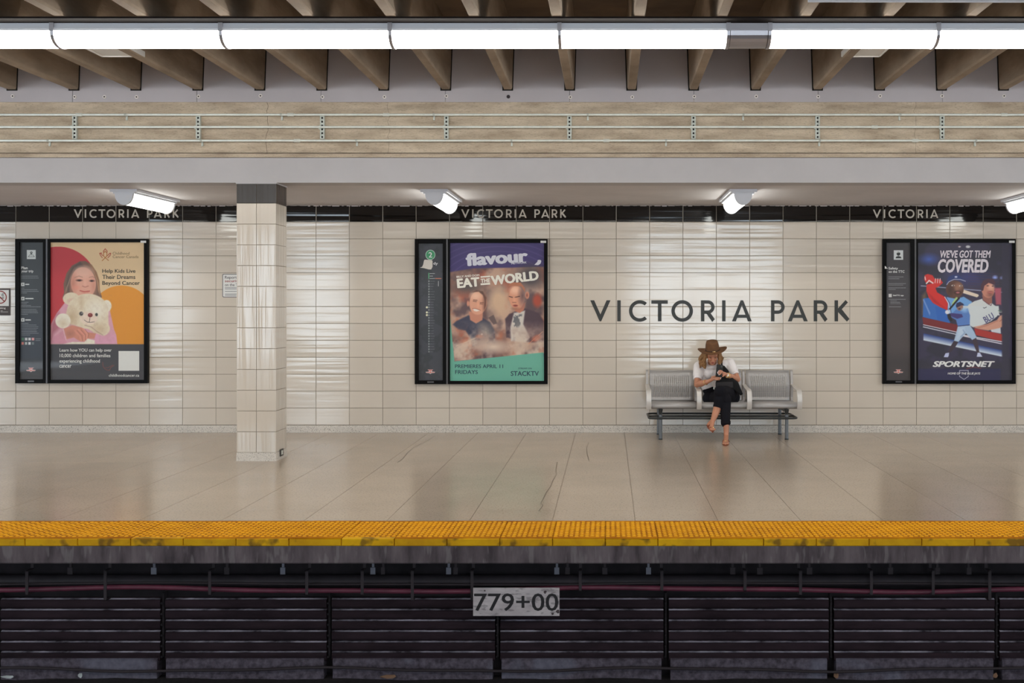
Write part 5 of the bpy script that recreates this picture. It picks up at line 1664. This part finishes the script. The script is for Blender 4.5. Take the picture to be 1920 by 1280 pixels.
# hair: many wavy locks fused
hr = MB()
hr.ell(H(0, .040, .010), (.088, .075, .090), tilt, 16, 12)
random.seed(3)
for k in range(70):
    s_ = -1 if k % 5 < 3 else 1
    spread = random.uniform(.070, .125) if s_ < 0 else random.uniform(.062, .095)
    x0 = s_ * random.uniform(.060, .080); y0_ = random.uniform(-.030, .07)
    ln = random.uniform(.15, .205) if s_ < 0 else random.uniform(.12, .165)
    pts, rs = [], []
    ph_ = random.uniform(0, 6)
    for i in range(7):
        f_ = i / 6
        pts.append(H(x0 + s_ * (spread - .055) * math.sin(f_ * 2.2) + .008 * math.sin(ph_ + f_ * 9), y0_ + .008 * math.cos(ph_ + f_ * 8), .03 - ln * f_))
        rs.append(.013 * (1 - .65 * f_) + .002)
    hr.tube(pts, rs, 7)
o = hr.build('hair', M['hair'], t); remesh(o, .0045, 0)
# hat
ht = MB()
hc = H(0, .016, .050)
hat_rot = Matrix.Rotation(math.radians(13), 3, 'X') @ Matrix.Rotation(math.radians(-4), 3, 'Y')
nu = 40
rings = []
def ringp(rx, ry, z, zfun=lambda a: 0):
    return [hc + hat_rot @ Vector((rx * math.cos(2 * math.pi * i / nu), ry * math.sin(2 * math.pi * i / nu), z + zfun(2 * math.pi * i / nu))) for i in range(nu)]
pinch = lambda k: (lambda a: -k * (math.exp(-((math.sin(a / 2 + math.pi / 4)) ** 2) * 9)))
curl = lambda k: (lambda a: k * abs(math.cos(a)) ** 2.2 - .20 * k * abs(math.sin(a)))
R_ = [ringp(.168, .150, -.004, curl(.034)), ringp(.155, .142, -.006, curl(.020)), ringp(.125, .125, -.006, curl(.008)), ringp(.092, .106, -.002, curl(.002)),
      ringp(.083, .098, .006), ringp(.081, .095, .030), ringp(.077, .090, .065), ringp(.071, .082, .092, pinch(.012)), ringp(.064, .074, .112, pinch(.016)), ringp(.042, .050, .108, lambda a: -.006), ringp(.012, .020, .100)]
# outer dents at the crown
vs = [p_ for r_ in R_ for p_ in r_]
fs = []
for j in range(len(R_) - 1):
    for i in range(nu):
        l = (i + 1) % nu
        fs.append((j * nu + i, j * nu + l, (j + 1) * nu + l, (j + 1) * nu + i))
fs.append(tuple((len(R_) - 1) * nu + i for i in range(nu)))
ht.add(vs, fs)
o = ht.build('hat', M['hat'], t, smooth=True)
s = o.modifiers.new('thickness', 'SOLIDIFY'); s.thickness = .004
m = MB(); ra, rb = ringp(.0855, .100, .004), ringp(.0840, .098, .018)
m.add(ra + rb, [(i, (i + 1) % nu, nu + (i + 1) % nu, nu + i) for i in range(nu)])
o = m.build('hat_band', M['hat_band'], o, smooth=True)
s = o.modifiers.new('thickness', 'SOLIDIFY'); s.thickness = .002
m = MB(); m.ell(hc + hat_rot @ Vector((.012, -.103, .008)), (.020, .004, .005), n=10, m=6); m.build('hat_buckle', M['gold'], t, smooth=True)
# t-shirt
sh = MB()
sh.ell(chest + Vector((0, -.004, .01)), (.158, .105, .135)); sh.ell(waist + Vector((-.02, -.005, .03)), (.150, .108, .13)); sh.ell(W(330, 400, 14.74), (.13, .085, .10))
sh.ell(W(225, 470, 14.71), (.062, .052, .060)); sh.ell(W(330, 468, 14.71), (.062, .052, .060)); sh.ell(nk + Vector((0, .0, -.050)), (.090, .070, .038))
sh.caps([W(165, 430, 14.76), W(215, 600, 14.80)], (.075, .08), 16)
sh.caps([sr.lerp(er, -.02), sr.lerp(er, .30), sr.lerp(er, .46)], (.066, .064, .062), 16)
sh.caps([sl.lerp(el, -.02), sl.lerp(el, .30), sl.lerp(el, .46)], (.066, .062, .060), 16)
sh.caps([sr, nk + Vector((0, .02, -.05)), sl], (.058, .066, .058), 16)
o = sh.build('t_shirt', M['shirt'], t); remesh(o, .006, 4)
for a_, b_, r_ in ((sr, er, .064), (sl, el, .062)):
    m = MB(); q0, q1 = a_.lerp(b_, .66), a_.lerp(b_, .72)
    m.tube([q0, q1], [r_ * .88, r_ * .86], 20); m.build('sleeve_cuff', M['shirt'], t, smooth=False)
m = MB(); cpts = []
for i in range(24):
    a = 2 * math.pi * i / 24
    cpts.append(nk + Vector((.064 * math.cos(a), -.008 + .062 * math.sin(a), -.022 + .016 * math.sin(a))))
m.tube(cpts, .007, 8, closed=True); m.build('collar', M['shirt'], t, smooth=True)
# trousers
tr = MB()
tr.ell(hip, (.185, .125, .115)); tr.ell(W(255, 650, 14.79), (.105, .085, .060)); tr.ell(W(400, 640, 14.76), (.12, .09, .07)); tr.ell(W(235, 735, 14.74), (.085, .11, .075)); tr.ell(W(490, 725, 14.76), (.085, .12, .080))
tr.caps([W(265, 735, 14.80), kn_r + Vector((0, 0, .0)), W(408, 850, 14.26), W(408, 930, 14.22), W(410, 1008, 14.19)], (.088, .076, .062, .056, .052), 16)
tr.caps([W(480, 715, 14.82), W(430, 680, 14.50), kn_l, W(338, 760, 14.26), W(333, 812, 14.255)], (.090, .086, .076, .062, .056), 16)
o = tr.build('trousers', M['trousers'], t); remesh(o, .006, 4)
m = MB(); m.tube([W(411, 985, 14.19), W(412, 1018, 14.18)], [.056, .055], 18); m.build('trouser_hem', M['trousers'], t)
m = MB(); m.tube([W(334, 808, 14.255), W(326, 838, 14.25)], [.059, .058], 18); m.build('trouser_hem', M['trousers'], t)
# sandals
for (hl, bl, te, an, up_) in ((heel_r, ball_r, toe_r, an_r, Vector((0, 0, 1))), (heel_l, ball_l, toe_l, an_l, None)):
    ax_ = (te - hl).normalized()
    nrm = Vector((0, 0, 1)) if up_ else (an - (hl + te) / 2).normalized()
    nrm = (nrm - ax_ * nrm.dot(ax_)).normalized()
    sd = ax_.cross(nrm).normalized()
    m = MB()
    Lf = (te - hl).length
    pts = []
    for i in range(24):
        a = 2 * math.pi * i / 24
        u_ = math.cos(a); w_ = math.sin(a)
        wd = .036 if u_ > 0 else .028
        pts.append(hl.lerp(te, .5) + ax_ * (Lf / 2 + .030) * u_ + sd * wd * w_ - nrm * .024)
    top = [p_ + nrm * .010 for p_ in pts]
    n = 24
    m.add(pts + top, [tuple(range(n)), tuple(range(2 * n - 1, n - 1, -1))] + [(i, i + n, (i + 1) % n + n, (i + 1) % n) for i in range(n)])
    so = m.build('sandal', M['sandal'], t)
    for f_, rr in ((.80, .032), (.45, .034)):
        c_ = hl.lerp(te, f_) if f_ > .6 else hl.lerp(te, f_) + nrm * .008
        pts = [c_ + sd * rr * math.cos(math.pi * i / 10) + nrm * (rr * .95 * math.sin(math.pi * i / 10) - .016) for i in range(11)]
        MB().tube(pts, .0065, 8).build('strap', M['sandal'], so, smooth=True)
    c_ = hl.lerp(te, .80) + nrm * .022 - ax_ * -.006
    MB().ell(c_, (.010, .010, .008), n=10, m=8).build('gold_stud', M['gold'], so, smooth=True)
# watch and bracelet
def ring_on(c, d, r, th, name, mt):
    d = d.normalized(); a = d.cross(Vector((0, 0, 1))).normalized(); b = d.cross(a)
    pts = [c + a * r * math.cos(2 * math.pi * i / 20) + b * r * math.sin(2 * math.pi * i / 20) for i in range(20)]
    return MB().tube(pts, th, 6, closed=True).build(name, mt, t, smooth=True)
wc = wl_.lerp(el, .08)
w_ = ring_on(wc, el - wl_, .029, .0055, 'watch', M['gold'])
m = MB(); m.tube([wc + Vector((-.004, -.028, .004)), wc + Vector((-.005, -.037, .005))], .019, 16); m.build('watch_case', M['gold'], w_)
m = MB(); m.tube([wc + Vector((-.005, -.036, .005)), wc + Vector((-.0055, -.0385, .0055))], .015, 16); m.build('watch_dial', M['white'], w_)
ring_on(wr.lerp(er, .16), er - wr, .030, .0035, 'bracelet', M['gold'])

# phone
t = thing('phone', tuple(W(344, 480, 14.40)), 'dark smartphone held up in both of the woman\'s hands', 'phone')
pc = W(342, 436, 14.400)
rp = Matrix.Rotation(math.radians(-28), 3, 'X') @ Matrix.Rotation(math.radians(8), 3, 'Y')
def pbox(hx, hy, hz, name, mt, off=(0, 0, 0)):
    m = MB().box(-hx, -hy, -hz, hx, hy, hz)
    m.v = [tuple(pc + rp @ (Vector(v) + Vector(off))) for v in m.v]
    o = m.build(name, mt, t); bv = o.modifiers.new('edge', 'BEVEL'); bv.width = .003; bv.segments = 2
pbox(.038, .005, .078, 'case', M['phone'])
pbox(.034, .0008, .073, 'screen', M['bag2'], (0, .0052, 0))
pbox(.011, .0015, .014, 'camera_bump', M['rail'], (.020, -.006, .055))

# shoulder bag
t = thing('shoulder_bag', tuple(W(520, 700, 14.60)), 'black leather bag on the woman\'s lap with a strap over her shoulder', 'bag')
m = MB()
def slab_poly(pts, Y0, Y1):
    a = [W(u, v, Y0) for u, v in pts]; b = [W(u, v, Y1) for u, v in pts]
    n = len(pts)
    return a + b, [tuple(range(n)), tuple(range(2 * n - 1, n - 1, -1))] + [(i + n, (i + 1) % n + n, (i + 1) % n, i) for i in range(n)]
vs, fs = slab_poly([(352, 388), (395, 378), (440, 430), (470, 500), (548, 560), (600, 690), (575, 706), (530, 670), (490, 640), (300, 640), (300, 560), (330, 500)], 14.485, 14.62)
m.add(vs, fs)
o = m.build('bag_body', M['bag'], t); remesh(o, .008, 5)
m = MB(); vs, fs = slab_poly([(305, 556), (488, 552), (494, 622), (440, 632), (300, 628)], 14.452, 14.49); m.add(vs, fs)
o = m.build('front_flap', M['bag2'], t); remesh(o, .006, 3)
m = MB(); m.ell(W(283, 626, 14.45), (.008, .006, .016)); m.build('key_charm', M['galv'], t, smooth=True)
m = MB(); m.tube([W(384, 292, 14.665), W(372, 330, 14.635), W(368, 365, 14.625), W(374, 395, 14.60)], .009, 8, flat=.5); m.build('strap', M['bag'], t, smooth=True)

# ------------------------------------------------------------------ litter at the track wall
for (lx, ly, mt, lb, w, h) in ((14, 1249, M['litter'], 'small white paper scrap at the foot of the track wall, far left', .05, .012), (150, 1249, M['litter'], 'tiny crumpled pale wrapper on the track wall foot, left side', .018, .02),
                               (1568, 1258, M['litter_brown'], 'small brown dead leaf at the track wall foot, under the bench side', .022, .028), (1866, 1261, M['litter_brown'], 'small brown dead leaf at the track wall foot, near the right edge', .018, .022),
                               (728, 1261, M['litter_brown'], 'strip of dry brown litter on the track bed left of the number plate', .07, .014)):
    Yl = 8.84
    m = MB(); n = 7; x, z = X(lx, Yl), -1.092
    vs = []
    for i in range(n):
        a = 2 * math.pi * i / n
        vs.append((x + w * math.cos(a) * random.uniform(.7, 1.1), Yl + .006 * math.sin(a * 2), z + h * (1 + math.sin(a) * random.uniform(.7, 1.1))))
    vs += [(a_, b_ + .003, c_) for a_, b_, c_ in vs]
    m.add(vs, [tuple(range(n)), tuple(range(2 * n - 1, n - 1, -1))] + [(i, (i + 1) % n, (i + 1) % n + n, i + n) for i in range(n)])
    o = m.build('litter', mt); tag(o, lb, 'litter')

# ------------------------------------------------------------------ the near side, behind the camera: platform, window wall, its light row
nf = MB().box(XL, -6.5, -1.15, XR, 1.0, 0).build('platform_near', M['floor']); tag(nf, kind='structure')
YO = -6.5
VY = 2 * YW - YO
wins = []
for (pa, pb_) in ((-160, 30), (283, 345), (545, 655), (1190, 1290), (1296, 1375), (1381, 1462), (2100, 2200)):
    wins.append(((pa - PX) * VY / F, (pb_ - PX) * VY / F))
z0w, z1w = .25, 3.35
ow = MB()
xs = [XL - 6] + [q for w in wins for q in w] + [XR + 6]
for a, b_ in zip(xs[0::2], xs[1::2]):
    ow.box(a, YO - .2, -.1, b_, YO, 4.4)
for a, b_ in wins:
    ow.box(a, YO - .2, -.1, b_, YO, z0w); ow.box(a, YO - .2, z1w, b_, YO, 4.4)
wf = ow.build('wall_front', M['opp']); tag(wf, kind='structure')
for i, (a, b_) in enumerate(wins):
    o = MB().box(a, YO - .12, z0w, b_, YO - .10, z1w).build('window_%d' % (i + 1), M['window']); tag(o, kind='structure')
    m = MB()
    for q in range(1, 5):
        zz = z0w + (z1w - z0w) * q / 5
        m.box(a, YO - .10, zz - .02, b_, YO - .06, zz + .02)
    m.box(a, YO - .1, z0w, a + .05, YO - .04, z1w); m.box(b_ - .05, YO - .1, z0w, b_, YO - .04, z1w)
    m.build('glazing_bars', M['opp'], o)
# the near row of lights (mirrors the far one about the track centre line)
for k in range(-8, 9):
    xa = k * 1.45
    t = thing('strip_light', (xa, -.15, zbot), 'lit tube cover of the near row above the camera, outside the frame', 'light', 'near overhead light row')
    MB().box(xa, -.30, zh, xa + 1.4, 0, zt).build('housing', M['housing'], t)
    MB().prism_x([(y - YL - .30, z) for y, z in diff_prof()], xa + .016, xa + 1.384).build('diffuser', M['tube'], t)
